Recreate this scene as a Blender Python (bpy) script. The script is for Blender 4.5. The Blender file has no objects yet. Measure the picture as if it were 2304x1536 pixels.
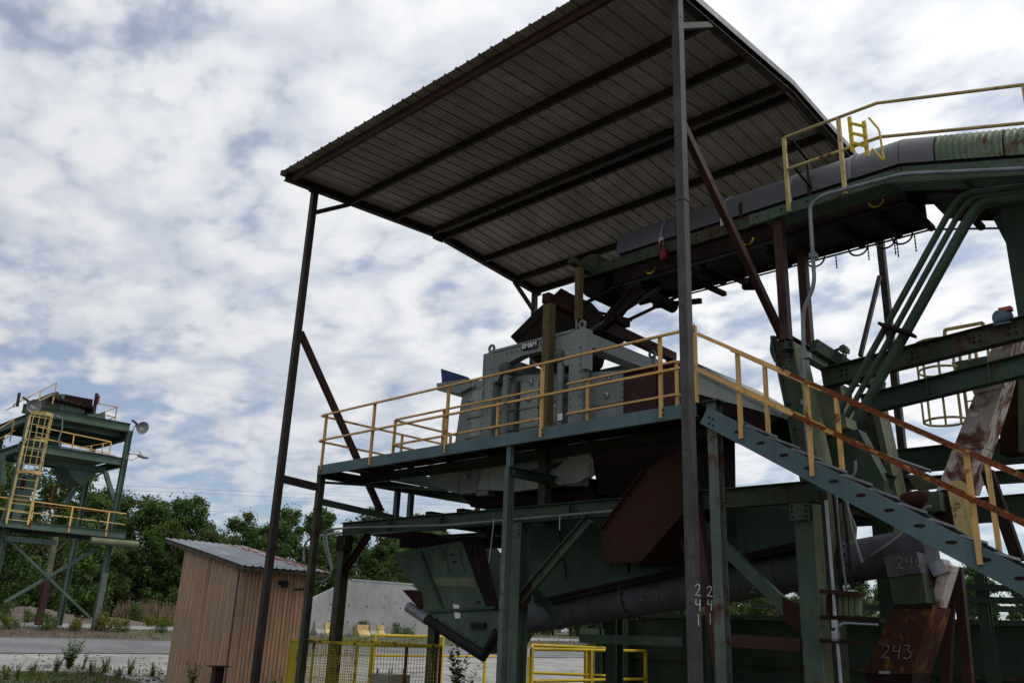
import bpy, math, random
from mathutils import Vector, Matrix, noise
V = Vector
random.seed(11)
scene = bpy.context.scene
col = scene.collection

# ------------------------------------------------------------------ camera
FPX = 1942.5                      # focal length in pixels of the 2304 px wide photograph
YAW, PITCH, ROLL, CAM_H = -0.77387933, 0.32130468, 0.03963846, 1.55
_f = V((math.sin(YAW)*math.cos(PITCH), math.cos(YAW)*math.cos(PITCH), math.sin(PITCH)))
_r = V((math.cos(YAW), -math.sin(YAW), 0)); _u = _r.cross(_f)
CR = _r*math.cos(ROLL)+_u*math.sin(ROLL); CU = _u*math.cos(ROLL)-_r*math.sin(ROLL); CF = _f
CAM = V((0, 0, CAM_H))
cd = bpy.data.cameras.new('camera'); co = bpy.data.objects.new('camera', cd); col.objects.link(co)
cd.sensor_width = 36.0; cd.lens = FPX/2304*36.0; cd.clip_start = 0.1; cd.clip_end = 3000
m3 = Matrix((CR, CU, -CF)).transposed(); mw = m3.to_4x4(); mw.translation = CAM; co.matrix_world = mw
scene.camera = co
scene.render.resolution_x = 1024; scene.render.resolution_y = 682

# ------------------------------------------------------------------ sun, sky, exposure
SUN_H = V((0.70, 0.71)).normalized(); SUN_EL = math.radians(50)
SUN = V((SUN_H.x*math.cos(SUN_EL), SUN_H.y*math.cos(SUN_EL), math.sin(SUN_EL)))
sd = bpy.data.lights.new('sun', 'SUN'); sd.energy = 1.5; sd.angle = math.radians(10); sd.color = (1, .95, .86)
so = bpy.data.objects.new('sun', sd); col.objects.link(so)
so.rotation_euler = (-SUN).to_track_quat('-Z', 'Y').to_euler()

scene.view_settings.view_transform = 'Standard'; scene.view_settings.look = 'None'
scene.view_settings.exposure = 0.0; scene.view_settings.gamma = 1.0
scene.view_settings.use_curve_mapping = False

w = bpy.data.worlds.new('World'); scene.world = w; w.use_nodes = True
nt = w.node_tree; nt.nodes.clear()
def N(t, **kw):
    n = nt.nodes.new(t)
    for k, v in kw.items():
        if k in n.inputs.keys() if hasattr(n.inputs, 'keys') else False: n.inputs[k].default_value = v
        else: setattr(n, k, v)
    return n
def L(a, b): nt.links.new(a, b)
def MATH(op, a, b=None, c=None, clamp=False):
    n = nt.nodes.new('ShaderNodeMath'); n.operation = op; n.use_clamp = clamp
    for i, s in enumerate((a, b, c)):
        if s is None: continue
        if hasattr(s, 'links'): L(s, n.inputs[i])
        else: n.inputs[i].default_value = s
    return n.outputs[0]
def RAMP(fac, stops, interp='EASE'):
    n = nt.nodes.new('ShaderNodeValToRGB'); n.color_ramp.interpolation = interp
    e = n.color_ramp.elements
    while len(e) < len(stops): e.new(.5)
    for i, (p, c) in enumerate(stops):
        e[i].position = p; e[i].color = c if len(c) == 4 else (*c, 1)
    L(fac, n.inputs[0]); return n.outputs[0]
def MIX(fac, a, b, blend='MIX'):
    n = nt.nodes.new('ShaderNodeMix'); n.data_type = 'RGBA'; n.blend_type = blend
    for s, i in ((fac, 0), (a, 6), (b, 7)):
        if hasattr(s, 'links'): L(s, n.inputs[i])
        else: n.inputs[i].default_value = s if i == 0 else (*s, 1)[:4]
    return n.outputs[2]
N2D = False
def NOISE(vec, scale, detail=6, rough=.55, dist=0.0, lac=2.0):
    n = nt.nodes.new('ShaderNodeTexNoise'); n.inputs['Scale'].default_value = scale; n.noise_dimensions = '2D' if N2D else '3D'
    n.inputs['Detail'].default_value = detail; n.inputs['Roughness'].default_value = rough
    n.inputs['Distortion'].default_value = dist; n.inputs['Lacunarity'].default_value = lac
    L(vec, n.inputs['Vector']); return n.outputs['Fac']

sky = nt.nodes.new('ShaderNodeTexSky'); sky.sky_type = 'NISHITA'; sky.sun_disc = False
sky.sun_elevation = SUN_EL; sky.sun_rotation = math.atan2(SUN_H.x, SUN_H.y)
sky.air_density = 1.0; sky.dust_density = 1.2; sky.ozone_density = 1.6
tc = nt.nodes.new('ShaderNodeTexCoord'); sx = nt.nodes.new('ShaderNodeSeparateXYZ'); L(tc.outputs['Generated'], sx.inputs[0])
zz = MATH('ADD', MATH('MAXIMUM', sx.outputs[2], 0.0), 0.22)
cx = nt.nodes.new('ShaderNodeCombineXYZ'); L(MATH('DIVIDE', sx.outputs[0], zz), cx.inputs[0]); L(MATH('DIVIDE', sx.outputs[1], zz), cx.inputs[1])
P0 = cx.outputs[0]
mp = nt.nodes.new('ShaderNodeMapping'); mp.inputs['Rotation'].default_value = (0, 0, .5); mp.inputs['Scale'].default_value = (1.0, 1.3, 1); L(P0, mp.inputs['Vector']); P1 = mp.outputs[0]
N2D = True
big = NOISE(P0, 1.0, 3, .5, .0)              # where the layer is thick or broken
cell = NOISE(P1, 5.6, 3, .5, .0)             # the fleecy cells of the layer
fine = NOISE(P1, 15.0, 5, .55, .0)
N2D = False
nz = nt.nodes.new('ShaderNodeTexNoise'); nz.noise_dimensions = '2D'; nz.inputs['Scale'].default_value = 3.0; nz.inputs['Detail'].default_value = 4; L(P1, nz.inputs['Vector'])
va = nt.nodes.new('ShaderNodeVectorMath'); va.operation = 'MULTIPLY_ADD'; L(nz.outputs['Color'], va.inputs[0]); va.inputs[1].default_value = (.55, .55, 0); L(P1, va.inputs[2])
vo = nt.nodes.new('ShaderNodeTexVoronoi'); vo.voronoi_dimensions = '2D'; vo.feature = 'F1'; vo.inputs['Scale'].default_value = 5.0; L(va.outputs[0], vo.inputs['Vector'])
puff = MATH('SUBTRACT', .92, MATH('MULTIPLY', vo.outputs['Distance'], 1.05))          # rounded cloudlets, about .3 to .8
cov = MATH('ADD', MATH('ADD', MATH('MULTIPLY', big, .52), MATH('MULTIPLY', cell, .48)), MATH('ADD', MATH('MULTIPLY', fine, .26), MATH('MULTIPLY', puff, .24)))
mask = RAMP(cov, [(.54, (.42, .42, .42)), (.76, (1, 1, 1))])
# towards the sun the thin layer glows; away from it it is grey
dt = nt.nodes.new('ShaderNodeVectorMath'); dt.operation = 'DOT_PRODUCT'; L(tc.outputs['Generated'], dt.inputs[0]); dt.inputs[1].default_value = SUN
glow = RAMP(MATH('MULTIPLY_ADD', dt.outputs['Value'], .5, .5), [(.42, (0, 0, 0)), (.86, (1, 1, 1))], 'LINEAR')
shade = RAMP(MATH('ADD', MATH('MULTIPLY', puff, .5), MATH('ADD', MATH('MULTIPLY', cell, .22), MATH('MULTIPLY', fine, .28))), [(.34, (0, 0, 0)), (.70, (1, 1, 1))])
dark_c = MIX(glow, (5.0, 5.4, 6.3), (8.5, 8.8, 9.4)); lite_c = MIX(glow, (7.0, 7.15, 7.5), (11, 11, 11))
cloud = MIX(shade, dark_c, lite_c)
# the layer thins out towards the horizon where the blue-grey air shows
low = RAMP(sx.outputs[2], [(.0, (1, 1, 1)), (.24, (0, 0, 0))])
mask2 = MATH('MULTIPLY', mask, MATH('SUBTRACT', 1.0, MATH('MULTIPLY', low, .62)))
skyc = MIX(1.0, sky.outputs[0], (.86, 1.0, 1.12), 'MULTIPLY')
bg = nt.nodes.new('ShaderNodeBackground'); bg.inputs['Strength'].default_value = 0.10
L(MIX(mask2, skyc, cloud), bg.inputs['Color'])
out = nt.nodes.new('ShaderNodeOutputWorld'); L(bg.outputs[0], out.inputs[0])

# ------------------------------------------------------------------ pixel -> world (photograph pixels, on a known plane)
def ray(x, y): return CR*((x-1152)/FPX)-CU*((y-768)/FPX)+CF
def PX(x, y, X): d = ray(x, y); return CAM+d*((X-CAM.x)/d.x)
def PY(x, y, Y): d = ray(x, y); return CAM+d*((Y-CAM.y)/d.y)
def PZ(x, y, Z): d = ray(x, y); return CAM+d*((Z-CAM.z)/d.z)
# ------------------------------------------------------------------ materials
def mat_nodes(name):
    global nt
    m = bpy.data.materials.new(name); m.use_nodes = True; nt = m.node_tree; nt.nodes.clear()
    b = nt.nodes.new('ShaderNodeBsdfPrincipled'); o = nt.nodes.new('ShaderNodeOutputMaterial'); L(b.outputs[0], o.inputs[0])
    return m, b
def pos():
    g = nt.nodes.new('ShaderNodeNewGeometry'); return g.outputs['Position']
def mapped(vec, sc):
    n = nt.nodes.new('ShaderNodeMapping'); n.inputs['Scale'].default_value = sc; L(vec, n.inputs['Vector']); return n.outputs[0]
def bump(b, h, strength, dist=.02):
    n = nt.nodes.new('ShaderNodeBump'); n.inputs['Strength'].default_value = strength; n.inputs['Distance'].default_value = dist
    L(h, n.inputs['Height']); L(n.outputs[0], b.inputs['Normal'])
def painted(name, colr, rust=.5, rustc=((.13, .045, .022), (.045, .018, .012)), rough=.55, dirt=.5, fade=.25, scale=1.0, metal=0.0, chip=1.0, soft=.035, objvar=0.0, spec=.12):
    """old paint: faded in blotches, dirt streaks that run down, chips through to rust (rust 0..1)"""
    m, b = mat_nodes(name); p = pos()
    big = NOISE(p, 1.1*scale, 4, .6); mid = NOISE(p, 5*scale, 7, .62, .3); fin = NOISE(p, 30*scale, 5, .65)
    streak = NOISE(mapped(p, (7*scale, 7*scale, .55*scale)), 1.0, 5, .6)
    c = V(colr)
    base = MIX(RAMP(big, [(.35, (0, 0, 0)), (.68, (1, 1, 1))]), tuple(c*(1-fade*.8)), tuple(c*(1+fade)))
    base = MIX(MATH('MULTIPLY', RAMP(streak, [(.50, (0, 0, 0)), (.72, (1, 1, 1))]), dirt*.6), base, tuple(c*.45+V((.012, .010, .008))))
    base = MIX(MATH('MULTIPLY', RAMP(fin, [(.4, (0, 0, 0)), (.75, (1, 1, 1))]), .25), base, tuple(c*1.35))
    if objvar:
        oi = nt.nodes.new('ShaderNodeObjectInfo'); base = MIX(MATH('MULTIPLY', oi.outputs['Random'], objvar), base, tuple(c*.35))
    b.inputs['Specular IOR Level'].default_value = spec
    rc = MIX(RAMP(fin, [(.35, (0, 0, 0)), (.65, (1, 1, 1))]), rustc[0], rustc[1])
    h = MATH('ADD', MATH('ADD', MATH('MULTIPLY', mid, .5), MATH('MULTIPLY', big, .3)), MATH('MULTIPLY', streak, .2))
    t = .72-.28*rust
    runs = MATH('MULTIPLY', RAMP(NOISE(mapped(p, (16*scale, 16*scale, .45*scale)), 1.0, 4, .55), [(.56, (0, 0, 0)), (.72, (1, 1, 1))]), min(.65, rust*.9)*chip)
    base = MIX(MATH('MULTIPLY', runs, RAMP(big, [(.40, (0, 0, 0)), (.60, (1, 1, 1))])), base, rustc[1])
    rm = RAMP(h, [(t-soft, (0, 0, 0)), (t+soft*.9, (1, 1, 1))])
    L(MIX(MATH('MULTIPLY', rm, chip), base, rc), b.inputs['Base Color'])
    b.inputs['Metallic'].default_value = metal
    L(MATH('MULTIPLY_ADD', rm, .3, rough, True), b.inputs['Roughness'])
    bump(b, MATH('ADD', MATH('MULTIPLY', rm, .5), MATH('MULTIPLY', fin, .5)), .35, .006)
    return m
def plain(name, colr, rough=.6, metal=0.0, var=.3, scale=4):
    m, b = mat_nodes(name); p = pos(); n = NOISE(p, scale, 6, .6); c = V(colr)
    L(MIX(RAMP(n, [(.3, (0, 0, 0)), (.7, (1, 1, 1))]), tuple(c*(1-var)), tuple(c*(1+var))), b.inputs['Base Color'])
    b.inputs['Roughness'].default_value = rough; b.inputs['Metallic'].default_value = metal; b.inputs['Specular IOR Level'].default_value = .2
    bump(b, NOISE(p, scale*8, 4), .2, .004)
    return m
M = {}
M['green'] = painted('dark_green_paint', (.043, .066, .046), .42, soft=.05)
M['green_rust'] = painted('dark_green_paint_rusting', (.050, .065, .043), .62, ((.085, .032, .02), (.04, .018, .012)), soft=.07)
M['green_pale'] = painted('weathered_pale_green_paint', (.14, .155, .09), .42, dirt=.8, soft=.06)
M['green_mid'] = painted('mid_green_paint', (.068, .098, .070), .46, dirt=.9, soft=.05)
M['green_mid_lit'] = painted('mid_green_paint_lit', (.078, .122, .096), .36, dirt=.6, soft=.05)  # the mid green again, kept lighter because the tower stands in the light
M['teal'] = painted('teal_paint', (.088, .138, .148), .30, dirt=.7, fade=.2)
M['teal_old'] = painted('old_teal_paint', (.10, .122, .105), .50, dirt=.7, soft=.06)
M['yellow'] = painted('yellow_rail_paint', (.62, .375, .13), .46, ((.26, .085, .025), (.10, .035, .018)), fade=.12)
M['yellow_rust'] = painted('rusting_yellow_rail_paint', (.50, .30, .09), .95, ((.22, .07, .02), (.10, .032, .015)))
M['yellow_pale'] = painted('pale_yellow_paint', (.47, .37, .16), .55, ((.22, .09, .03), (.10, .04, .02)))
M['yellow_safety'] = painted('safety_yellow_paint', (.62, .44, .03), .30, ((.20, .08, .02), (.10, .04, .02)), fade=.1)
M['yellow_mesh'] = painted('grimy_yellow_paint', (.42, .33, .035), .62, ((.16, .06, .02), (.08, .03, .015)))
M['dark'] = painted('dark_primer', (.040, .032, .030), .5, ((.075, .035, .025), (.03, .018, .015)), fade=.3)
M['dark_chalky'] = painted('chalky_dark_primer', (.075, .069, .068), .45, ((.07, .045, .04), (.04, .028, .028)), dirt=1.0, scale=2.4, soft=.08)
M['maroon'] = painted('red_brown_primer', (.05, .024, .021), .5, ((.07, .03, .022), (.035, .016, .013)))
M['machine'] = painted('machine_grey_paint', (.205, .222, .210), .16, dirt=.6, fade=.15)
M['machine_dark'] = painted('machine_dark_paint', (.085, .095, .092), .2)
M['machine_light'] = painted('machine_panel_paint', (.30, .315, .27), .15, dirt=.8, fade=.15)
M['rust'] = painted('bare_rust', (.038, .015, .011), .5, ((.07, .026, .015), (.024, .011, .009)), .8, soft=.1)
M['rust_dark'] = painted('dark_rust', (.018, .011, .0095), .5, ((.032, .015, .012), (.011, .007, .007)), .85, soft=.1)
M['rust_white'] = painted('rusting_whitewash', (.54, .47, .43), .66, ((.19, .075, .055), (.12, .05, .042)), .6, soft=.055, scale=.75)
M['rust_orange'] = painted('orange_rust', (.060, .024, .016), .62, ((.26, .115, .035), (.15, .055, .02)), .7, scale=1.3, soft=.06, dirt=.3)
M['hood'] = painted('grey_hood_plastic', (.098, .101, .108), .0, dirt=.4, fade=.15, rough=.42, chip=0, objvar=.35, spec=.4)
M['ochre'] = painted('dull_ochre_paint', (.115, .088, .036), .52, ((.12, .048, .02), (.055, .025, .015)), dirt=.3, soft=.08, scale=.8)
M['hood_green'] = painted('green_hood_sheet', (.115, .155, .105), .60, soft=.06)
M['tube'] = painted('grey_tube_paint', (.076, .079, .084), .35, dirt=.9)
M['galv'] = plain('galvanised_steel', (.34, .35, .37), .42, .6, .2)
M['galv_dull'] = plain('dull_conduit', (.20, .21, .225), .5, .35, .2)
M['black'] = plain('black_rubber', (.015, .015, .016), .7)
M['white'] = plain('white_paint', (.72, .72, .70), .5, 0, .08)
M['chalk'] = plain('chalk_mark', (.20, .20, .205), .9, 0, .7, 40)
M['chalk_bright'] = plain('fresh_chalk_mark', (.50, .50, .50), .9, 0, .4, 40)
M['red'] = plain('red_paint', (.17, .013, .016), .5)
M['blue'] = plain('blue_grey_motor_paint', (.09, .14, .20), .45)
M['blue_tarp'] = plain('blue_tarp', (.012, .035, .14), .55)
M['orange'] = plain('orange_red_paint', (.40, .11, .05), .5)
M['roof'] = painted('roof_sheet_underside', (.345, .322, .308), .20, dirt=.8, fade=.25, objvar=.40)
M['shed_roof'] = painted('shed_tin_roof', (.27, .285, .305), .14, ((.24, .075, .03), (.11, .04, .025)), rough=.4, metal=.2)
M['shed_roof_rust'] = painted('rusty_tin_roof', (.34, .35, .37), .78, ((.24, .075, .03), (.11, .04, .025)), rough=.4, metal=.2, soft=.09, scale=.7)
M['lamp'] = plain('lamp_reflector', (.40, .40, .42), .3, .7, .1)

def mk_wood():
    m, b = mat_nodes('weathered_siding'); p = pos()
    g = NOISE(mapped(p, (26, 26, 1.2)), 1.0, 6, .6, .4); big = NOISE(p, .9, 4, .6); fin = NOISE(p, 12, 5, .6)
    oi = nt.nodes.new('ShaderNodeObjectInfo')
    c = MIX(RAMP(g, [(.3, (0, 0, 0)), (.7, (1, 1, 1))]), (.28, .166, .092), (.49, .305, .180))
    c = MIX(MATH('MULTIPLY', oi.outputs['Random'], .35), c, (.26, .16, .10))
    c = MIX(MATH('MULTIPLY', RAMP(big, [(.42, (0, 0, 0)), (.70, (1, 1, 1))]), .55), c, (.30, .22, .17))
    st_ = NOISE(mapped(p, (5, 5, .5)), 1.0, 5, .65)
    c = MIX(MATH('MULTIPLY', RAMP(st_, [(.52, (0, 0, 0)), (.70, (1, 1, 1))]), .55), c, (.11, .075, .055))
    L(c, b.inputs['Base Color']); b.inputs['Roughness'].default_value = .85; bump(b, g, .5, .006)
    return m
M['wood'] = mk_wood()

def mk_ground():
    m, b = mat_nodes('yard_soil'); p = pos()
    a = NOISE(p, .22, 6, .6, .3); f = NOISE(p, 2.2, 8, .7); g = NOISE(p, 14, 6, .7)
    c = MIX(RAMP(f, [(.35, (0, 0, 0)), (.65, (1, 1, 1))]), (.055, .042, .030), (.115, .090, .066))
    c = MIX(RAMP(a, [(.47, (0, 0, 0)), (.62, (1, 1, 1))]), c, MIX(RAMP(g, [(.35, (0, 0, 0)), (.7, (1, 1, 1))]), (.05, .068, .022), (.10, .115, .04)))
    c = MIX(MATH('MULTIPLY', RAMP(g, [(.55, (0, 0, 0)), (.72, (1, 1, 1))]), .5), c, (.20, .17, .13))
    L(c, b.inputs['Base Color']); b.inputs['Roughness'].default_value = .95; bump(b, g, .8, .05)
    return m
def mk_concrete(name, colr, crack=.6):
    m, b = mat_nodes(name); p = pos(); c = V(colr)
    a = NOISE(p, .35, 6, .62, .3); f = NOISE(p, 3, 8, .68); g = NOISE(p, 40, 4, .7)
    k = MIX(RAMP(a, [(.32, (0, 0, 0)), (.68, (1, 1, 1))]), tuple(c*.72), tuple(c*1.15))
    k = MIX(MATH('MULTIPLY', RAMP(f, [(.5, (0, 0, 0)), (.72, (1, 1, 1))]), .55), k, tuple(c*.45))
    vo = nt.nodes.new('ShaderNodeTexVoronoi'); vo.feature = 'DISTANCE_TO_EDGE'; vo.inputs['Scale'].default_value = .30
    wp = nt.nodes.new('ShaderNodeVectorMath'); wp.operation = 'ADD'; L(p, wp.inputs[0])
    nn = nt.nodes.new('ShaderNodeTexNoise'); nn.inputs['Scale'].default_value = 1.2; L(p, nn.inputs['Vector']); L(nn.outputs['Color'], wp.inputs[1])
    L(wp.outputs[0], vo.inputs['Vector'])
    ck = RAMP(vo.outputs['Distance'], [(.004, (1, 1, 1)), (.016, (0, 0, 0))])
    k = MIX(MATH('MULTIPLY', ck, crack), k, (.06, .055, .04))
    L(k, b.inputs['Base Color']); b.inputs['Roughness'].default_value = .9; bump(b, MATH('ADD', f, g), .35, .01)
    return m
M['soil'] = mk_ground()
M['concrete'] = mk_concrete('worn_concrete', (.285, .280, .268))
M['wall'] = mk_concrete('grey_wall_concrete', (.27, .27, .275), .0)
M['asphalt'] = mk_concrete('old_asphalt', (.165, .165, .172), .5)

def mk_leaf(name, dark, lite, trans=.25, sc=.6):
    m, b = mat_nodes(name); p = pos()
    g = nt.nodes.new('ShaderNodeNewGeometry'); oi = nt.nodes.new('ShaderNodeObjectInfo')
    n = NOISE(p, sc, 4, .6)
    t = MATH('ADD', MATH('MULTIPLY', g.outputs['Random Per Island'], .5), MATH('MULTIPLY', n, .6))
    c = MIX(RAMP(t, [(.25, (0, 0, 0)), (.85, (1, 1, 1))]), dark, lite)
    c = MIX(MATH('MULTIPLY', oi.outputs['Random'], .35), c, (dark[0]*1.4, dark[1]*1.2, dark[2]*.9))
    L(c, b.inputs['Base Color']); b.inputs['Roughness'].default_value = .6; b.inputs['Specular IOR Level'].default_value = .1
    tr = nt.nodes.new('ShaderNodeBsdfTranslucent'); L(c, tr.inputs['Color'])
    mx = nt.nodes.new('ShaderNodeMixShader'); mx.inputs[0].default_value = trans
    o = [x for x in nt.nodes if x.type == 'OUTPUT_MATERIAL'][0]
    L(b.outputs[0], mx.inputs[1]); L(tr.outputs[0], mx.inputs[2]); L(mx.outputs[0], o.inputs[0])
    return m
M['leaf'] = mk_leaf('tree_foliage', (.032, .062, .015), (.105, .180, .040))
M['leaf_olive'] = mk_leaf('olive_foliage', (.040, .060, .016), (.115, .160, .042))
M['weed'] = mk_leaf('weed_foliage', (.045, .085, .018), (.130, .190, .045), .3, 3)
M['weed_yellow'] = mk_leaf('yellow_green_foliage', (.085, .105, .018), (.20, .22, .05), .3, 3)
M['grass'] = mk_leaf('grass_blades', (.055, .085, .020), (.150, .170, .055), .3, 2)
M['dry'] = mk_leaf('dry_grass', (.13, .095, .060), (.27, .205, .14), .2, 2)
M['bark'] = plain('bark', (.085, .065, .048), .9, 0, .4, 6)
M['red_leaf'] = mk_leaf('red_leaves', (.14, .04, .025), (.24, .09, .05), .3, 3)
M['gravel'] = plain('gravel_heap', (.125, .10, .08), .95, 0, .5, 9)

# ------------------------------------------------------------------ mesh helpers
class MB:
    def __init__(s): s.v = []; s.f = []
    def add(s, vs, fs):
        o = len(s.v); s.v += [tuple(x) for x in vs]; s.f += [tuple(i+o for i in q) for q in fs]; return s
    def prism(s, pts, d):
        """polygon extruded by the vector d"""
        n = len(pts); pts = [V(p) for p in pts]; d = V(d)
        s.add(pts+[p+d for p in pts], [tuple(range(n))[::-1], tuple(range(n, 2*n))]+[(i, (i+1) % n, n+(i+1) % n, n+i) for i in range(n)]); return s
    def box(s, a, b):
        x0, y0, z0 = a; x1, y1, z1 = b
        return s.prism([(x0, y0, z0), (x1, y0, z0), (x1, y1, z0), (x0, y1, z0)], (0, 0, z1-z0))
    def frame(s, p, q, up=(0, 0, 1)):
        p, q = V(p), V(q); t = (q-p).normalized(); u = V(up)
        if abs(t.dot(u.normalized())) > .98: u = V((0, 1, 0)) if abs(t.y) < .9 else V((1, 0, 0))
        a = t.cross(u).normalized(); return t, a, a.cross(t).normalized()      # along, sideways, up
    def sect(s, p, q, poly, up=(0, 0, 1)):
        """a closed 2-D section (sideways, up) swept from p to q"""
        p, q = V(p), V(q); t, a, b = s.frame(p, q, up)
        return s.prism([p+a*x+b*y for x, y in poly], q-p)
    def bar(s, p, q, w, h, up=(0, 0, 1)):
        w /= 2; h /= 2; return s.sect(p, q, [(-w, -h), (w, -h), (w, h), (-w, h)], up)
    def ibeam(s, p, q, w, h, t=.014, up=(0, 0, 1)):
        w /= 2; h /= 2; k = t*.4
        return s.sect(p, q, [(-w, -h), (w, -h), (w, -h+t), (k, -h+t), (k, h-t), (w, h-t), (w, h), (-w, h), (-w, h-t), (-k, h-t), (-k, -h+t), (-w, -h+t)], up)
    def chan(s, p, q, w, h, t=.012, up=(0, 0, 1), flip=1):
        h /= 2; P = [(0, -h), (w, -h), (w, -h+t), (t, -h+t), (t, h-t), (w, h-t), (w, h), (0, h)]
        if flip < 0: P = [(-x, y) for x, y in P][::-1]
        return s.sect(p, q, P, up)
    def angle(s, p, q, w, t=.008, up=(0, 0, 1), flip=1):
        P = [(0, 0), (w, 0), (w, t), (t, t), (t, w), (0, w)]
        if flip < 0: P = [(-x, y) for x, y in P][::-1]
        return s.sect(p, q, P, up)
    def tube(s, pts, r, n=10, cap=True, rr=None):
        pts = [V(p) for p in pts]; o = len(s.v); m = len(pts); ref = None
        for i, p in enumerate(pts):
            t = (pts[min(i+1, m-1)]-pts[max(i-1, 0)]).normalized()
            if ref is None:
                ref = V((0, 0, 1)) if abs(t.z) < .9 else V((1, 0, 0))
            a = (ref-t*ref.dot(t)).normalized(); b = t.cross(a); ref = a
            k = 1.0
            if 0 < i < m-1:
                c = (pts[i]-pts[i-1]).normalized().dot((pts[i+1]-pts[i]).normalized()); k = 1/max(.6, math.sqrt(max(0.01, (1+c)/2)))
            R = (rr[i] if rr else r)*(1+(k-1)*.5)
            s.v += [tuple(p+(a*math.cos(2*math.pi*j/n)+b*math.sin(2*math.pi*j/n))*R) for j in range(n)]
        for i in range(m-1):
            for j in range(n):
                s.f.append((o+i*n+j, o+i*n+(j+1) % n, o+(i+1)*n+(j+1) % n, o+(i+1)*n+j))
        if cap:
            s.f.append(tuple(o+j for j in range(n))[::-1]); s.f.append(tuple(o+(m-1)*n+j for j in range(n)))
        return s
    def lathe(s, prof, c, axis=(0, 0, 1), n=16):
        """profile of (radius, height) turned about an axis through c"""
        c = V(c); ax = V(axis).normalized(); a = ax.orthogonal().normalized(); b = ax.cross(a); o = len(s.v)
        for r, h in prof:
            s.v += [tuple(c+ax*h+(a*math.cos(2*math.pi*j/n)+b*math.sin(2*math.pi*j/n))*max(r, 1e-4)) for j in range(n)]
        for i in range(len(prof)-1):
            for j in range(n): s.f.append((o+i*n+j, o+i*n+(j+1) % n, o+(i+1)*n+(j+1) % n, o+(i+1)*n+j))
        s.f.append(tuple(o+j for j in range(n))[::-1]); k = o+(len(prof)-1)*n; s.f.append(tuple(k+j for j in range(n)))
        return s
    def build(s, name, mat, parent=None, smooth=None, bevel=0):
        org = ORG.get(parent.name, V((0, 0, 0))) if parent else V((0, 0, 0))
        me = bpy.data.meshes.new(name); me.from_pydata([tuple(V(p)-org) for p in s.v], [], s.f)
        me.materials.append(M[mat] if isinstance(mat, str) else mat)
        import bmesh
        bm = bmesh.new(); bm.from_mesh(me); bmesh.ops.recalc_face_normals(bm, faces=bm.faces); bm.to_mesh(me); bm.free()
        if smooth:
            me.polygons.foreach_set('use_smooth', [True]*len(me.polygons)); me.set_sharp_from_angle(angle=math.radians(smooth))
        me.update(); o = bpy.data.objects.new(name, me); col.objects.link(o)
        if parent: o.parent = parent; ORG[o.name] = org
        return o
ORG = {}
def fillet(pts, r, k=5):
    """a polyline with its corners rounded"""
    pts = [V(p) for p in pts]; out = [pts[0]]
    for i in range(1, len(pts)-1):
        a, b, c = pts[i-1], pts[i], pts[i+1]; d0 = (a-b); d1 = (c-b); rr = min(r, d0.length*.45, d1.length*.45)
        s, e = b+d0.normalized()*rr, b+d1.normalized()*rr
        for j in range(k+1):
            t = j/k; out.append(s*(1-t)**2+b*2*t*(1-t)+e*t*t)
    return out+[pts[-1]]
def tag(o, label, cat, group=None, kind=None):
    if label: o['label'] = label
    if cat: o['category'] = cat
    if group: o['group'] = group
    if kind: o['kind'] = kind
    return o
def thing(name, label, cat, loc=(0, 0, 0), group=None):
    o = bpy.data.objects.new(name, None); col.objects.link(o); o.location = loc; o.empty_display_size = .3
    ORG[o.name] = V(loc); return tag(o, label, cat, group)
def struct(o): o['kind'] = 'structure'; return o
def copy_tree(o, loc, rotz=0, scale=1, label=None, group=None):
    c = o.copy(); col.objects.link(c); c.location = loc; c.rotation_euler = (0, 0, rotz)
    c.scale = scale if hasattr(scale, '__len__') else (scale,)*3
    if label: c['label'] = label
    if group: c['group'] = group
    for ch in o.children:
        d = ch.copy(); col.objects.link(d); d.parent = c
    return c
DIG = {'0': [[(.3, 1), (.05, .7), (.05, .3), (.28, 0), (.55, .25), (.55, .75), (.3, 1)]],
       '1': [[(.25, 1), (.27, 0)]],
       '2': [[(.02, .78), (.2, 1), (.48, .92), (.5, .68), (.3, .4), (.0, .04), (.18, .12), (.6, .0)]],
       '3': [[(.02, .95), (.42, 1), (.2, .62), (.5, .5), (.52, .2), (.25, 0), (.0, .1)]],
       '4': [[(.1, 1), (.0, .5), (.55, .55)], [(.5, .95), (.42, 0)]],
       '9': [[(.5, .85), (.2, 1), (.05, .72), (.3, .55), (.5, .85), (.42, 0)]]}
def chalk(text, o, u, v, size, parent, vertical=False, r=.0055, mat='chalk'):
    """hand-drawn chalk figures: strokes lying on a face (u right, v up)"""
    o, u, v = V(o), V(u).normalized(), V(v).normalized(); mb = MB()
    for i, ch in enumerate(text):
        q = o-v*(i*size*1.25) if vertical else o+u*(i*size*.82)
        for st in DIG[ch]:
            st2 = fillet([q+u*(x*size)+v*(y*size) for x, y in st], size*.3, 4) if len(st) > 2 else [q+u*(x*size)+v*(y*size) for x, y in st]
            mb.tube(st2, r, 4)
    return mb.build('chalk_number', mat, parent)
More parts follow.
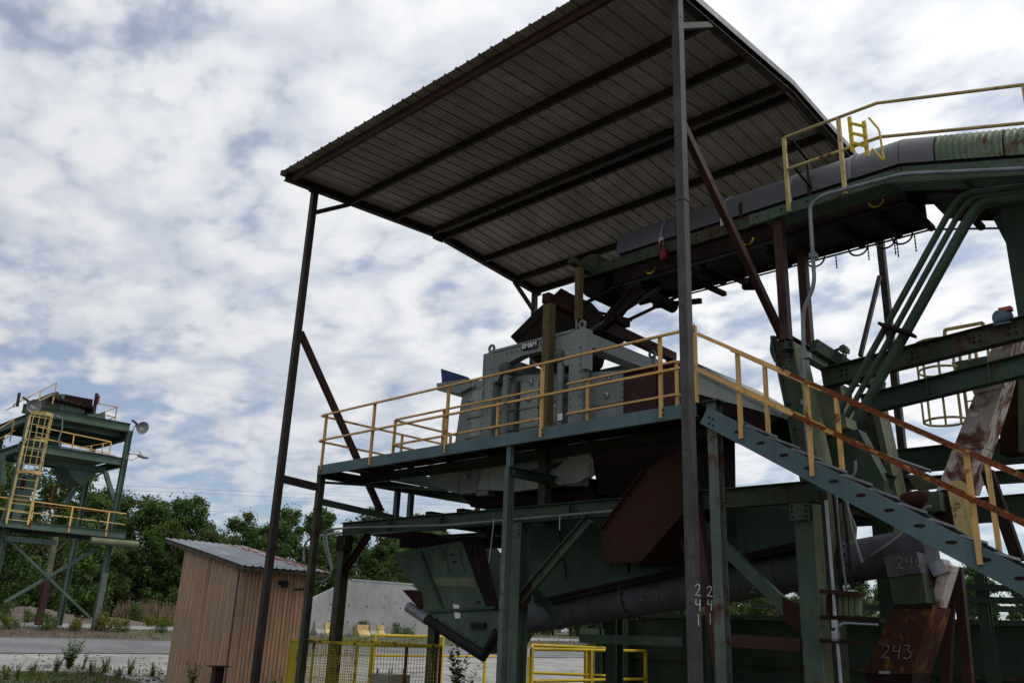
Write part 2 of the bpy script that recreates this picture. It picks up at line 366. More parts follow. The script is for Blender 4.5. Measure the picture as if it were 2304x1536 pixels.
# ------------------------------------------------------------------ ground
def zt(x):
    """height of the ground: level yard, a gentle rise towards the road and the wood"""
    k = [(-400, 1.6), (-120, 1.5), (-60, 1.15), (-45, .95), (-40, .86), (-37, .56), (-30.3, .25), (-20, 0), (400, 0)]
    for (a, za), (b, zb) in zip(k, k[1:]):
        if a <= x <= b: return za+(zb-za)*(x-a)/(b-a)
    return k[0][1] if x < -400 else 0
def sheet(name, xs, ys, dz, mat, rag=0.0):
    mb = MB(); nx, ny = len(xs), len(ys)
    for i, x in enumerate(xs):
        for j, y in enumerate(ys):
            e = 0
            if rag and (i in (0, nx-1)): e = rag*noise.noise((x*.1, y*.35, 3.1))+rag*.5*noise.noise((x, y*1.3, 7))
            mb.v.append((x+e, y, zt(x+e)+dz))
    mb.f = [(i*ny+j, (i+1)*ny+j, (i+1)*ny+j+1, i*ny+j+1) for i in range(nx-1) for j in range(ny-1)]
    return struct(mb.build(name, mat))
def rng(a, b, n): return [a+(b-a)*i/n for i in range(n+1)]
sheet('ground', [-900, -400, -120, -60, -45, -40, -37, -30.3, -25, -20, 0, 100, 400], [-500, -100, -40, 0, 40, 100, 200, 400, 900], 0, 'soil')
yl = rng(-45, 160, 200)
sheet('road', [-36.8, -33.5, -30.9], yl, .012, 'asphalt', .35)
sheet('concrete_strip', [-30.5, -27, -24.6], rng(-45, 9.8, 70), .008, 'concrete', .7)
sheet('concrete_yard', [-30.5, -25, -20, -15.2], rng(9.8, 120, 90), .008, 'concrete', .4)  # stops before the frame; dark soil put there instead to bounce less light
sheet('concrete_pavement', [-47.5, -45, -41.6], yl, .010, 'concrete', .5)

# ------------------------------------------------------------------ main dimensions (metres, measured from the photograph)
XL, XR = -15.54, -5.90            # the two ends of the canopy
YF, ZD = 10.20, 4.67              # front edge and deck level of the walkway
YC = 9.33                         # front columns of the canopy
def lerp(a, b, t): return a+(b-a)*t

# ------------------------------------------------------------------ canopy
can = thing('roof_canopy', 'tall open canopy with dark steel columns and corrugated gable roof', 'canopy', (XL, YC, 0))
RF = [(8.55, 10.73), (13.03, 10.99), (16.95, 10.60)]          # underside of the rafters: eave, ridge, back eave
def zr(y):
    (a, za), (b, zb), (c, zc) = RF
    return za+(zb-za)*(y-a)/(b-a) if y <= b else zb+(zc-zb)*(y-b)/(c-b)
for X in (XL, XR):
    c = MB().bar((X, YC, 0), (X, YC, zr(YC)), .13, .13).build('column', 'dark_chalky' if X == XR else 'dark', can)
    MB().box((X-.16, YC-.16, 0), (X+.16, YC+.16, .025)).build('base_plate', 'dark', c)
    c = MB().bar((X, 16.75, 0), (X, 16.75, zr(16.75)), .13, .13).build('column', 'dark', can)
    MB().box((X-.16, 16.59, 0), (X+.16, 16.91, .025)).build('base_plate', 'dark', c)
    for (a, b) in ((0, 1), (1, 2)):
        p, q = (X, RF[a][0], RF[a][1]+.08), (X, RF[b][0], RF[b][1]+.08)
        MB().ibeam(p, q, .13, .16).build('rafter', 'dark', can)
    k = 'dark_chalky' if X == XR else 'dark'
    MB().bar((X, YC, zr(YC)-.55), (X, YC+.95, zr(YC+.95)-.005), .09, .09).build('knee_brace', k, can)
    MB().bar((X, 16.75, zr(16.75)-.55), (X, 15.9, zr(15.9)-.005), .09, .09).build('knee_brace', 'dark', can)
    MB().box((X-.005, 12.86, zr(13.0)-.09), (X+.005, 13.2, zr(13.0)-.004)).build('ridge_gusset', 'dark', can)
MB().bar((XL, YC+.06, 7.42), (XL, 11.95, 3.92), .10, .13).build('diagonal_brace', 'maroon', can)
MB().bar((XR, YC+.06, 8.55), (XR+.05, 12.1, 5.92), .10, .12).build('diagonal_brace', 'maroon', can)
MB().bar((XL, YC+.06, 4.27), (XL, YF, 4.22), .10, .15).build('strut', 'dark', can)
MB().bar((XL, 16.69, 7.0), (XL, 14.7, 4.0), .08, .10).build('diagonal_brace', 'maroon', can)
MB().bar(PX(1979, 622, XR), PX(1936, 800, XR), .07, .07).build('diagonal_brace', 'dark', can)
PUR = [8.68, 10.30, 11.58, 12.82, 13.26, 14.71, 16.02, 16.86]
for y in PUR:
    z = zr(y)+.02
    s = -1 if y < 13.03 else 1
    MB().chan((XL-.07, y, z+.085), (XR+.05, y, z+.085), .075, .17, .012, flip=s).build('purlin', 'maroon' if y in (8.68,) else 'dark', can)
# roof sheets: ribbed panels three ribs wide, two slopes; every sheet is a part
def sheet_panel(x0, x1, ya, yb, lift):
    n = 3; prof = []
    pw = (x1-x0)/n
    for i in range(n):
        a = x0+i*pw
        a += random.uniform(-.004, .004)
        prof += [(a, 0), (a+.018, .032), (a+.052, .032), (a+.072, 0), (a+.135, 0), (a+.142, .007), (a+.160, .007), (a+.167, 0), (a+.222, 0), (a+.229, .007), (a+.247, .007), (a+.254, 0)]
    prof.append((x1+.012, 0))
    za, zb = zr(ya)+.196+lift, zr(yb)+.196+lift
    mb = MB(); m = len(prof)
    for y, z in ((ya, za), (yb, zb)):
        mb.v += [(x, y, z+h) for x, h in prof]+[(x, y, z+h+.003) for x, h in prof]
    for i in range(m-1):
        mb.f += [(i, i+1, 2*m+i+1, 2*m+i), (m+i, 3*m+i, 3*m+i+1, m+i+1), (i, m+i, m+i+1, i+1), (2*m+i, 2*m+i+1, 3*m+i+1, 3*m+i)]
    mb.f += [(0, 2*m, 3*m, m), (m-1, 2*m-1, 4*m-1, 3*m-1)]
    return mb
x = XL-.05; W = (XR-XL+.11)/11
k = 0
while x < XR:
    x1 = x+W
    for (ya, yb) in ((8.47, 13.03), (13.03, 17.12)):
        sheet_panel(x, x1, ya, yb, .004*(k % 2)).build('roof_sheet', 'roof', can)
    x = x1; k += 1
MB().prism([(XL-.10, 12.84, zr(12.84)+.236), (XL-.10, 13.03, zr(13.03)+.255), (XL-.10, 13.22, zr(13.22)+.236), (XL-.10, 13.03, zr(13.03)+.261)], (XR-XL+.16, 0, 0)).build('ridge_cap', 'roof', can)
for X, sg in ((XL-.08, -1), (x+.018, 1)):
    for (ya, yb) in ((8.47, 13.03), (13.03, 17.12)):
        MB().prism([(X, ya, zr(ya)+.12), (X, yb, zr(yb)+.12), (X, yb, zr(yb)+.240), (X, ya, zr(ya)+.240)], (sg*.012, 0, 0)).build('rake_trim', 'galv_dull' if sg > 0 else 'dark', can)

# ------------------------------------------------------------------ walkway platform round the machine
plat = thing('walkway_platform', 'long raised steel walkway with teal edge beam and yellow handrails', 'walkway', (XL, YF, 0))
MB().chan((XL, YF, ZD-.10), (-6.32, YF, ZD-.10), .07, .20, flip=-1).build('edge_beam', 'teal', plat)
MB().chan((XL, YF, ZD-.16), (XL, 14.7, ZD-.16), .07, .20, flip=1).build('edge_beam', 'green', plat)
MB().chan((XL+.1, 11.42, ZD-.13), (-6.32, 11.42, ZD-.13), .07, .20, flip=1).build('edge_beam', 'green', plat)
MB().chan((-14.5, 11.42, ZD-.13), (-14.5, 14.7, ZD-.13), .07, .20, flip=-1).build('edge_beam', 'green', plat)
MB().box((XL+.015, YF+.015, ZD-.012), (-6.34, 11.40, ZD-.002)).build('deck_plate', 'rust_dark', plat)
MB().box((XL+.015, 11.405, ZD-.013), (-14.52, 14.7, ZD-.003)).build('deck_plate', 'rust_dark', plat)
for i in range(8):
    x = XL+.6+i*1.17
    MB().angle((x, YF+.02, ZD-.075), (x, 11.35, ZD-.075), .06).build('deck_joist', 'green', plat)
for i in range(3):
    y = 12.0+i*1.0
    MB().angle((XL+.03, y, ZD-.08), (-14.55, y, ZD-.08), .06).build('deck_joist', 'green', plat)
# columns
MB().ibeam((XL+.02, YF+.10, 0), (XL+.02, YF+.10, ZD-.21), .13, .13, .012, (0, 1, 0)).build('column', 'green_rust', plat)
mid = MB().ibeam((-10.0, YF+.10, 0), (-10.0, YF+.10, ZD-.55), .10, .15, .012, (0, 1, 0)).build('column', 'teal_old', plat)
MB().bar((-10.0, YF+.10, ZD-.55), (-10.0, YF+.10, ZD-.20), .09, .09).build('stub_post', 'teal', plat)
MB().ibeam((-10.0, YF+.10, ZD-.62), (-10.0, 12.3, ZD-.62), .13, .15).build('cross_beam', 'green', plat)
ncol = MB().ibeam((-6.12, YF+.14, 0), (-6.12, YF+.14, ZD-.02), .15, .15, .012, (0, 1, 0)).build('column', 'teal_old', plat)
MB().bar((XL+.02, YF+.17, 3.93), (XL+.02, 13.9, 3.72), .07, .13).build('end_strut', 'green', plat)
for y in (12.35, 12.75):
    MB().ibeam((XL+.04, y, 3.8), (XL+.04, y, ZD-.265), .11, .11, .01, (0, 1, 0)).build('column', 'teal', plat)
MB().bar((XL+.02, YF+.2, ZD-.33), (-12.6, 14.3, ZD-.33), .05, .05).build('plan_brace', 'green', plat)
# handrails
def rail_run(parent, pts, posts, zs, w=.048, base=-.16, mat='yellow', flip=1, foot=None):
    """angle-iron handrail: rails along pts (deck-level points), posts at given points"""
    for h in zs:
        for a, b in zip(pts, pts[1:]):
            a, b = V(a)+V((0, 0, h)), V(b)+V((0, 0, h))
            MB().angle(a, b, w, .008, flip=flip).build('top_rail' if h == max(zs) else 'mid_rail', mat, parent)
    for p in posts:
        p = V(p); MB().angle(p+V((0, 0, base)), p+V((0, 0, max(zs)+.02)), w, .008, (0, 1, 0)).build('rail_post', mat, parent)
yr = YF-.03
fx = [PY(a, b, yr).x for a, b in ((729, 985), (838, 970), (1006, 935), (1220, 880), (1487, 830))]
rail_run(plat, [(XL, yr, ZD), (-6.30, yr, ZD)], [(x, yr, ZD) for x in fx], (.50, 1.05))
rail_run(plat, [(XL-.02, yr, ZD), (XL-.02, 14.6, ZD)], [(XL-.02, 12.4, ZD), (XL-.02, 14.55, ZD)], (.49, 1.04), base=-.02)
rail_run(plat, [(-14.53, 11.36, ZD), (-10.15, 11.36, ZD)], [(-14.53, 11.36, ZD), (-12.95, 11.36, ZD), (-11.4, 11.36, ZD)], (.50, 1.05), base=0)
rail_run(plat, [(-9.68, 11.36, ZD), (-7.37, 11.36, ZD)], [(-9.2, 11.36, ZD), (-7.37, 11.36, ZD)], (.50, 1.05), base=0)
rail_run(plat, [(-7.35, 11.38, ZD), (-7.35, 12.5, ZD)], [], (.495, 1.045), base=0)
rail_run(plat, [(-14.55, 11.38, ZD), (-14.55, 14.6, ZD)], [(-14.55, 13.0, ZD), (-14.55, 14.55, ZD)], (.495, 1.045), base=0)
rail_run(plat, [(-6.30, yr, ZD), (-6.28, yr, ZD)], [(-6.28, yr, ZD)], (1.10,), base=-.02)
chalk('241', PY(1591, 1342, YF+.05), (1, 0, 0), (0, 0, 1), .135, plat, True, .0065, 'chalk_bright')
chalk('241', PY(1564, 1340, YC-.072), (1, 0, 0), (0, 0, 1), .135, can, True, .0065, 'chalk_bright')

# ------------------------------------------------------------------ stair
st = thing('steel_stair', 'teal steel stair with rusty yellow handrails descending to the right', 'stair', (-6.1, YF, 0))
S0, S1 = V((-6.20, YF, 4.46)), V((1.04, YF, 0.0))             # centre line of the near stringer
sl = (S1.z-S0.z)/(S1.x-S0.x)
for y, fl in ((YF, -1), (YF+.86, 1)):
    mb = MB().chan((S0.x, y, S0.z), (S1.x, y, S1.z), .06, .25, .012, flip=fl)
    s = mb.build('stringer', 'teal', st)
    if fl < 0: near_string = s
n = 0; x = -5.71
while True:
    z = S0.z+sl*(x-S0.x)
    if z < .1: break
    MB().box((x-.10, YF+.015, z+.055), (x+.16, YF+.845, z+.085)).build('tread', 'galv_dull', st)
    MB().prism([(x+.03+.062*math.cos(t), YF-.001, z+.005+.020*math.sin(t)) for t in [2*math.pi*i/14 for i in range(14)]], (0, -.006, 0)).build('tread_lug', 'rust_dark', st)
    x += .312
def zs_(x): return S0.z+sl*(x-S0.x)+.13
for y, fl in ((YF-.03, 1), (YF+.89, -1)):
    for h in (.47, 1.0):
        m_ = 'yellow' if fl < 0 else 'yellow_rust'
        a, b = V((-6.26, y, zs_(-6.26)+h)), V((-.6, y, zs_(-.6)+h))
        c = V((-4.9, y, zs_(-4.9)+h))
        MB().angle(a, c, .052, .008, flip=fl).build('top_rail' if h > .9 else 'mid_rail', 'yellow', st)
        MB().angle(c, b, .052, .008, flip=fl).build('top_rail' if h > .9 else 'mid_rail', 'yellow_rust', st)
pp = [PY(a, b, YF-.03).x for a, b in ((1665, 870), (1822, 940), (2190, 1110))]+[-1.6]
for x in pp: MB().angle((x, YF-.035, zs_(x)-.17), (x, YF-.035, zs_(x)+1.02), .052, .008, (0, 1, 0)).build('rail_post', 'yellow', st)
pp = [PY(a, b, YF+.89).x for a, b in ((1890, 970), (2238, 1135))]+[-5.7, -1.6]
for x in pp: MB().angle((x, YF+.895, zs_(x)-.17), (x, YF+.895, zs_(x)+1.02), .052, .008, (0, 1, 0)).build('rail_post', 'yellow', st)
# ------------------------------------------------------------------ green support frame under the machine
YB = 11.20                                       # front plane of the frame
fr = thing('support_frame', 'dark green steel frame of columns and beams carrying the screening machine', 'steel frame', (-15.7, YB, 0))
ZB = 3.60
def icol(p, z0, z1, w, d, mat, name='column'):
    return MB().ibeam((p[0], p[1], z0), (p[0], p[1], z1), w, d, .016, (0, 1, 0)).build(name, mat, fr)
MB().ibeam((-15.85, YB, ZB-.14), (-7.6, YB, ZB-.14), .16, .28).build('main_beam', 'green', fr)
MB().ibeam((-7.59, YB, ZB-.14), (-5.1, YB, ZB-.14), .16, .28).build('main_beam', 'green_rust', fr)
MB().ibeam((-15.85, 13.9, ZB-.14), (-5.1, 13.9, ZB-.14), .16, .28).build('main_beam', 'green', fr)
for x in (-15.7, -12.9, -10.6, -8.2, -5.5):
    MB().ibeam((x, YB+.09, ZB-.10), (x, 13.8, ZB-.10), .14, .20).build('cross_beam', 'rust_dark', fr)
icol((-15.72, YB), 0, ZB-.285, .20, .20, 'green_rust'); icol((-15.72, 13.9), 0, ZB-.285, .20, .20, 'green_rust')
icol((-10.55, YB), 0, ZB-.285, .24, .24, 'green_mid'); icol((-10.55, 13.9), 0, ZB-.285, .24, .24, 'green')
icol((-12.35, 13.1), 0, 1.6, .20, .20, 'green_mid')
icol((-5.32, YB+.1), 0, ZB-.285, .26, .26, 'green_mid'); MB().box((-5.188, YB-.03, 0), (-5.176, YB+.23, ZB-.29)).build('flange_plate', 'green_pale', fr); icol((-5.32, 13.9), 0, ZB-.285, .24, .24, 'green')
MB().box((-15.86, YB-.12, ZB-.60), (-15.60, YB+.12, ZB-.286)).build('cap_plate', 'rust_dark', fr)
def dbr(p, q, w, h, mat='green_mid'): return MB().chan(p, q, w, h, .012).build('diagonal_brace', mat, fr)
dbr((-15.62, YB, 2.55), (-14.85, YB, ZB-.30), .09, .14, 'rust_dark')
dbr((-10.42, YB-.02, 2.05), (-8.95, YB-.02, ZB-.30), .10, .17, 'green_mid')
dbr(PY(1205, 1325, YB+.35), PY(1268, 1402, YB+.35), .08, .14, 'green')
dbr((-5.46, YB+.05, 1.75), (-7.15, YB+.05, ZB-.32), .10, .17, 'green_mid')
MB().bar((-6.46, YB-.12, 0), (-7.02, YB-.12, ZB+.55), .13, .13).build('leaning_post', 'maroon', fr)
MB().bar((-6.60, YB-.04, 1.52), (-5.46, YB-.03, 1.50), .08, .16).build('tie_beam', 'maroon', fr)
MB().bar((-9.9, YB+.9, 1.45), (-7.9, YB+.9, 1.47), .10, .14).build('tie_beam', 'green', fr)
for z in (ZB+.02,):
    for x in (-13.0, -12.1): MB().bar((x, YB-.05, z), (x, 13.8, z+.03), .16, .10).build('timber_block', 'rust_dark', fr)
MB().bar((-14.9, YB+.9, 3.22), (-11.9, YB+.9, 3.12), .12, .20).build('cross_beam', 'rust_dark', fr)
MB().bar((-13.9, YB+.85, 2.2), (-13.9, YB+.85, 3.1), .06, .06).build('hanger', 'rust_dark', fr)
MB().bar((-12.15, YB+.85, 3.2), (-12.15, YB+.85, 3.7), .10, .10).build('hanger', 'rust_dark', fr)
# conduit that runs along the main beam and droops into a free end
cd1 = thing('conduit_pipe', 'thin grey conduit running under the long green beam with a drooping end', 'conduit', (-15.7, YB-.12, 3))
yc = YB-.13
pt = [PY(a, b, yc) for a, b in ((1500, 1137), (1400, 1147), (1180, 1166), (1000, 1181), (800, 1186), (738, 1190))]
pt2 = pt+[PY(a, b, yc) for a, b in ((727, 1203), (735, 1242), (746, 1280), (742, 1298), (722, 1310))]
MB().tube(fillet(pt2, .10), .022, 8).build('pipe', 'galv_dull', cd1, 50)
MB().tube([PY(722, 1310, yc), PY(700, 1322, yc), PY(662, 1326, yc)], .026, 8).build('loose_end', 'black', cd1, 50)
MB().tube(fillet([PY(738, 1190, yc+.03), PY(733, 1205, yc+.03), PY(740, 1245, yc+.03), PY(748, 1282, yc+.03)], .08), .012, 6).build('wire', 'galv', cd1, 50)
cd2 = thing('conduit_pipe', 'bent grey conduit rising behind the shed roof to the green frame', 'conduit', (-15.7, YB+.6, 2))
MB().tube(fillet([PY(683, 1262, YB+.6), PY(684, 1225, YB+.6), PY(700, 1207, YB+.6), PY(780, 1197, YB+.6)], .18), .026, 8).build('pipe', 'galv_dull', cd2, 50)
for i, (a, b, e) in enumerate((((1112, 1165), (1105, 1225), (1100, 1265)), ((1260, 1160), (1259, 1175), (1259, 1192)))):
    w_ = thing('hanging_wire', ('loose pale wire dangling under the green beam beside the teal post', 'short wire end hanging under the beam above the green brace')[i], 'wire', PY(*a, YB-.2))
    MB().tube([PY(*a, YB-.2), PY(*b, YB-.2), PY(*e, YB-.2)], .010, 5).build('strand', 'galv', w_)

# ------------------------------------------------------------------ screening machine
YM = 11.52
ma = thing('screening_machine', 'grey screening machine with lifting frame and chalked numbers on the platform', 'machine', (-10.7, YM, 3.7))
xl0, xl1, xr0, xr1, zt_, zb_ = -12.05, -11.74, -9.78, -9.46, 6.80, 3.95
for (a, b) in ((xl0, xl1), (xr0, xr1)):
    for y in (YM, 13.75):
        MB().box((a, y, zb_), (b, y+.20, zt_)).build('frame_post', 'machine', ma)
    MB().box((a+.02, YM+.201, zt_-.28), (b-.02, 13.749, zt_-.02)).build('top_side_beam', 'machine', ma)
for y in (YM, 13.75):
    z0 = zt_-.30
    pts = [(xl1, y+.01, zt_-.004), (xr0, y+.01, zt_-.004), (xr0, y+.01, z0-.34), (xr0-.10, y+.01, z0-.34), (xr0-.34, y+.01, z0-.02), (xr0-.75, y+.01, z0+.07),
           (xl1+.75, y+.01, z0+.07), (xl1+.34, y+.01, z0-.02), (xl1+.10, y+.01, z0-.34), (xl1, y+.01, z0-.34)]
    MB().prism(pts, (0, .18, 0)).build('top_beam', 'machine', ma)
MB().box((xl1-.05, YM-.012, zt_-.02), (xr0+.1, YM+.19, zt_+.03)).build('top_flange', 'machine', ma)
# ring lugs
def ring(c, ax, R, r, parent, name, mat):
    c = V(c); a = V(ax).orthogonal().normalized(); b = V(ax).normalized().cross(a)
    pts = [c+(a*math.cos(t)+b*math.sin(t))*R for t in [2*math.pi*i/18 for i in range(19)]]
    return MB().tube(pts, r, 8, False).build(name, mat, parent, 60)
for x in (xl0+.13, xr1-.10):
    for y in (YM+.1, 13.85):
        l = MB().box((x-.075, y-.018, zt_), (x+.075, y+.018, zt_+.05)).build('lifting_lug', 'machine', ma)
        ring((x, y, zt_+.12), (0, 1, 0), .068, .028, l, 'eye', 'machine')
MB().tube([(xr0+.12, YM+.05, zt_), (xr0+.12, YM+.05, zt_+.22)], .018, 8).build('pin', 'machine', ma)
MB().box((xr1+.002, YM-.02, 6.02), (xr1+.09, YM+.17, 6.78)).build('clamp_plate', 'machine', ma)
# suspension rods with knuckles
for x in (-11.42, -10.03):
    r_ = MB().tube([(x, YM+.06, 4.75), (x, YM+.06, 6.34)], .075, 12).build('suspension_rod', 'machine', ma, 40)
    MB().lathe([(.05, -.16), (.12, -.12), (.15, 0), (.12, .12), (.05, .16)], (x, YM+.06, 6.38), (0, 1, 0), 14).build('knuckle', 'machine_dark', r_, 40)
    MB().lathe([(.04, -.12), (.10, -.10), (.12, 0), (.10, .10), (.04, .12)], (x, YM+.06, 4.72), (0, 1, 0), 14).build('knuckle', 'black', r_, 40)
# sloping body between the posts
yb = YM+.24
body = [PY(a, b, yb) for a, b in ((1050, 858), (1202, 842), (1321, 838), (1402, 832), (1402, 905), (1402, 985), (1200, 1040), (1015, 1062), (1023, 1000), (1038, 900))]
MB().prism(body, (0, 1.75, 0)).build('screen_box', 'machine', ma)
pans = [((1062, 880), (1095, 876), (1090, 1055), (1052, 1060)), ((1108, 872), (1160, 864), (1152, 1046), (1100, 1054)), ((1172, 862), (1212, 856), (1210, 1034), (1164, 1044)),
        ((1232, 854), (1262, 850), (1262, 1020), (1230, 1030))]
for q in pans: MB().prism([PY(a, b, yb-.012) for a, b in q], (0, .008, 0)).build('side_panel', 'machine_light', ma)
MB().prism([PY(a, b, yb-.015) for a, b in ((1324, 850), (1402, 842), (1402, 902), (1324, 916))], (0, .012, 0)).build('side_panel', 'machine', ma)
for q in ((1165, 858, 1158, 1044), (1100, 866, 1092, 1056)):
    MB().bar(PY(q[0], q[1], yb-.04), PY(q[2], q[3], yb-.04), .06, .08).build('stiffener', 'machine_dark', ma)
for a, b in ((1064, 869), (1112, 865), (1194, 860), (1059, 903), (1108, 903), (1189, 897), (1368, 850), (1364, 889), (1270, 855), (1268, 897)):
    p = PY(a, b, yb-.03)
    k = MB().lathe([(.055, 0), (.055, .02), (.03, .03), (.03, .06), (0, .06)], p, (0, -1, 0), 12).build('bolt', 'galv', ma, 40)
    MB().box((p.x-.02, p.y-.066, p.z-.012), (p.x+.02, p.y-.061, p.z+.012)).build('bolt_slot', 'black', k)
tg = MB().prism([PY(a, b, yb-.02) for a, b in ((1240, 903), (1252, 901), (1252, 914), (1240, 916))], (0, .006, 0)).build('warning_label', 'white', ma)
MB().prism([PY(a, b, yb-.026) for a, b in ((1240, 903), (1252, 901), (1252, 905), (1240, 907))], (0, .004, 0)).build('label_band', 'red', tg)
MB().prism([PY(a, b, yb-.02) for a, b in ((1201, 913), (1209, 912), (1209, 922), (1201, 923))], (0, .006, 0)).build('warning_label', 'yellow_pale', ma)
MB().prism([PY(a, b, YM-.03) for a, b in ((1254, 931), (1265, 929), (1265, 944), (1254, 946))], (0, .006, 0)).build('warning_label', 'white', ma)
# feed lip on the left
MB().prism([PY(a, b, yb-.1) for a, b in ((982, 862), (1046, 852), (1062, 868), (1034, 884), (984, 878))], (0, 1.95, 0)).build('feed_lip', 'machine', ma)
MB().prism([PY(a, b, yb+.5) for a, b in ((992, 829), (1050, 847), (1060, 857), (994, 860))], (0, .04, 0)).build('blue_flap', 'blue_tarp', ma)
# rusty feed box on the right and the pale discharge pan beyond it
MB().prism([PY(a, b, yb) for a, b in ((1403, 835), (1548, 808), (1548, 935), (1403, 965))], (0, 1.7, 0)).build('rusty_end_box', 'maroon', ma)
MB().prism([PY(a, b, yb) for a, b in ((1549, 822), (1595, 830), (1762, 928), (1757, 938), (1640, 905), (1549, 880))], (0, 1.65, 0)).build('discharge_pan', 'machine_light', ma)
MB().prism([PY(a, b, yb+.03) for a, b in ((1549, 881), (1640, 906), (1755, 939), (1690, 985), (1549, 960))], (0, 1.6, 0)).build('discharge_hopper', 'rust_dark', ma)
# base below the deck
MB().prism([PY(a, b, YM) for a, b in ((966, 1062), (1032, 1048), (1030, 1110), (966, 1088))], (0, .5, 0)).build('base_block', 'machine', ma)
MB().prism([PY(a, b, YM-.02) for a, b in ((1032, 1040), (1078, 1035), (1072, 1108), (1032, 1110))], (0, .4, 0)).build('base_block', 'machine', ma)
MB().prism([PY(a, b, YM-.06) for a, b in ((1072, 1100), (1100, 1030), (1140, 1020), (1140, 1050), (1180, 1070), (1250, 1055), (1290, 1015), (1325, 1030), (1325, 1070), (1300, 1085), (1160, 1105))], (0, .12, 0)).build('base_cradle', 'machine_light', ma)
MB().prism([PY(a, b, YM-.03) for a, b in ((1140, 1052), (1200, 1035), (1290, 1010), (1290, 1030), (1180, 1060))], (0, .1, 0)).build('base_rail', 'machine', ma)
MB().prism([PY(a, b, YM+.25) for a, b in ((1030, 1100), (1330, 1075), (1340, 1125), (1060, 1140))], (0, 1.6, 0)).build('bed_plate', 'rust_dark', ma)
p = PY(1049, 1070, YM-.06)
MB().lathe([(.055, 0), (.055, .02), (.03, .03), (.03, .06), (0, .06)], p, (0, -1, 0), 12).build('bolt', 'galv', ma, 40)
# name plate
def text_mesh(txt, size, o, u, v, parent, name, mat, depth=.004, bold=.0):
    cu = bpy.data.curves.new(name, 'FONT'); cu.body = txt; cu.size = size; cu.extrude = depth; cu.offset = bold; cu.align_x = 'CENTER'; cu.align_y = 'CENTER'
    t = bpy.data.objects.new('tmp', cu); col.objects.link(t); bpy.context.view_layer.update()
    me = bpy.data.meshes.new_from_object(t.evaluated_get(bpy.context.evaluated_depsgraph_get())); col.objects.unlink(t); bpy.data.objects.remove(t)
    o, u, v = V(o), V(u).normalized(), V(v).normalized(); n = u.cross(v)
    mb = MB(); mb.v = [tuple(o+u*q.co.x+v*q.co.y+n*q.co.z) for q in me.vertices]; mb.f = [tuple(pl.vertices) for pl in me.polygons]
    bpy.data.meshes.remove(me); return mb.build(name, mat, parent)
nc = PY(1192, 777, YM-.02)
npl = MB().box((nc.x-.19, YM-.03, nc.z-.068), (nc.x+.19, YM-.005, nc.z+.068)).build('name_plate', 'black', ma)
text_mesh('BM&M', .14, (nc.x, YM-.034, nc.z), (1, 0, 0), (0, 0, 1), npl, 'lettering', 'white', bold=.002)
chalk('239', PY(1302, 800, YM-.006), (1, 0, 0), (0, 0, 1), .17, ma, True)
chalk('239', PY(1085, 862, YM-.006), (1, 0, 0), (0, 0, 1), .15, ma, True)

# ------------------------------------------------------------------ feed frame and chute above the machine
ff = thing('feed_gantry', 'rusty yellow-green tube gantry standing over the front of the machine', 'gantry', (-9.9, 11.42, 3.6))
px = PY(1232, 850, 11.42).x; zt1 = PY(1228, 676, 11.42).z
MB().bar((px, 11.42, ZD), (px, 11.42, zt1-.10), .17, .17).build('post', 'ochre', ff); MB().bar((px, 11.42, 3.6), (px, 11.42, ZD-.001), .165, .165).build('post', 'green_rust', ff)
MB().bar((px, 11.30, zt1), (px, 15.6, zt1-.10), .17, .19).build('top_beam', 'rust', ff)
MB().bar((px, 15.5, 3.6), (px, 15.5, zt1-.2), .17, .17).build('post', 'rust_dark', ff)
MB().bar((px+.05, 13.2, zt1+.14), (px+.05, 13.75, zt1+.12), .25, .12).build('bracket', 'rust_dark', ff)
fc = thing('feed_chute', 'dark brown angled chute dropping from the conveyor head into the machine', 'chute', (-10.5, 12.4, 6.6))
yk = 12.25
MB().prism([PY(a, b, yk) for a, b in ((1148, 757), (1213, 692), (1262, 650), (1338, 735), (1270, 800), (1190, 800))], (0, 1.0, 0)).build('upper_box', 'rust_dark', fc)
MB().prism([PY(a, b, yk+.05) for a, b in ((1192, 801), (1300, 770), (1292, 800), (1252, 850), (1225, 838))], (0, .9, 0)).build('lower_spout', 'rust_dark', fc)
MB().prism([PY(a, b, yk-.02) for a, b in ((1262, 648), (1275, 655), (1160, 768), (1148, 757))], (0, .06, 0)).build('edge_flange', 'rust_dark', fc)
for a, b, w_ in (((1345, 748), (1450, 655), .07), ((1360, 728), (1425, 640), .05), ((1300, 690), (1400, 640), .05), ((1335, 700), (1420, 720), .05)):
    MB().bar(PY(*a, yk+.1), PY(*b, yk+.1), .06, w_).build('chute_brace', 'rust_dark', fc)
MB().prism([PY(a, b, yk+.3) for a, b in ((1339, 735), (1375, 690), (1425, 645), (1440, 655), (1395, 715), (1350, 750))], (0, .05, 0)).build('back_plate', 'rust_dark', fc)

# ------------------------------------------------------------------ discharge chute under the deck
dc = thing('discharge_chute', 'rusty red discharge chute slanting down below the walkway', 'chute', (-8.4, 11.4, 2.7))
yd = 11.02
MB().prism([PY(a, b, yd) for a, b in ((1355, 1192), (1452, 1060), (1560, 985), (1560, 1130), (1440, 1265), (1355, 1265))], (0, .012, 0)).build('side_plate', 'rust', dc)
MB().prism([PY(a, b, yd+.75) for a, b in ((1355, 1192), (1452, 1060), (1560, 985), (1560, 1130), (1440, 1265), (1355, 1265))], (0, .012, 0)).build('side_plate', 'rust', dc)
a0, a1, a2 = [PY(a, b, yd) for a, b in ((1440, 1265), (1560, 1130), (1355, 1265))]
MB().prism([a0, a1, a1+V((.01, 0, .02)), a0+V((.01, 0, .02))], (0, .76, 0)).build('floor_plate', 'rust', dc)
b0, b1 = PY(1355, 1192, yd), PY(1452, 1060, yd)
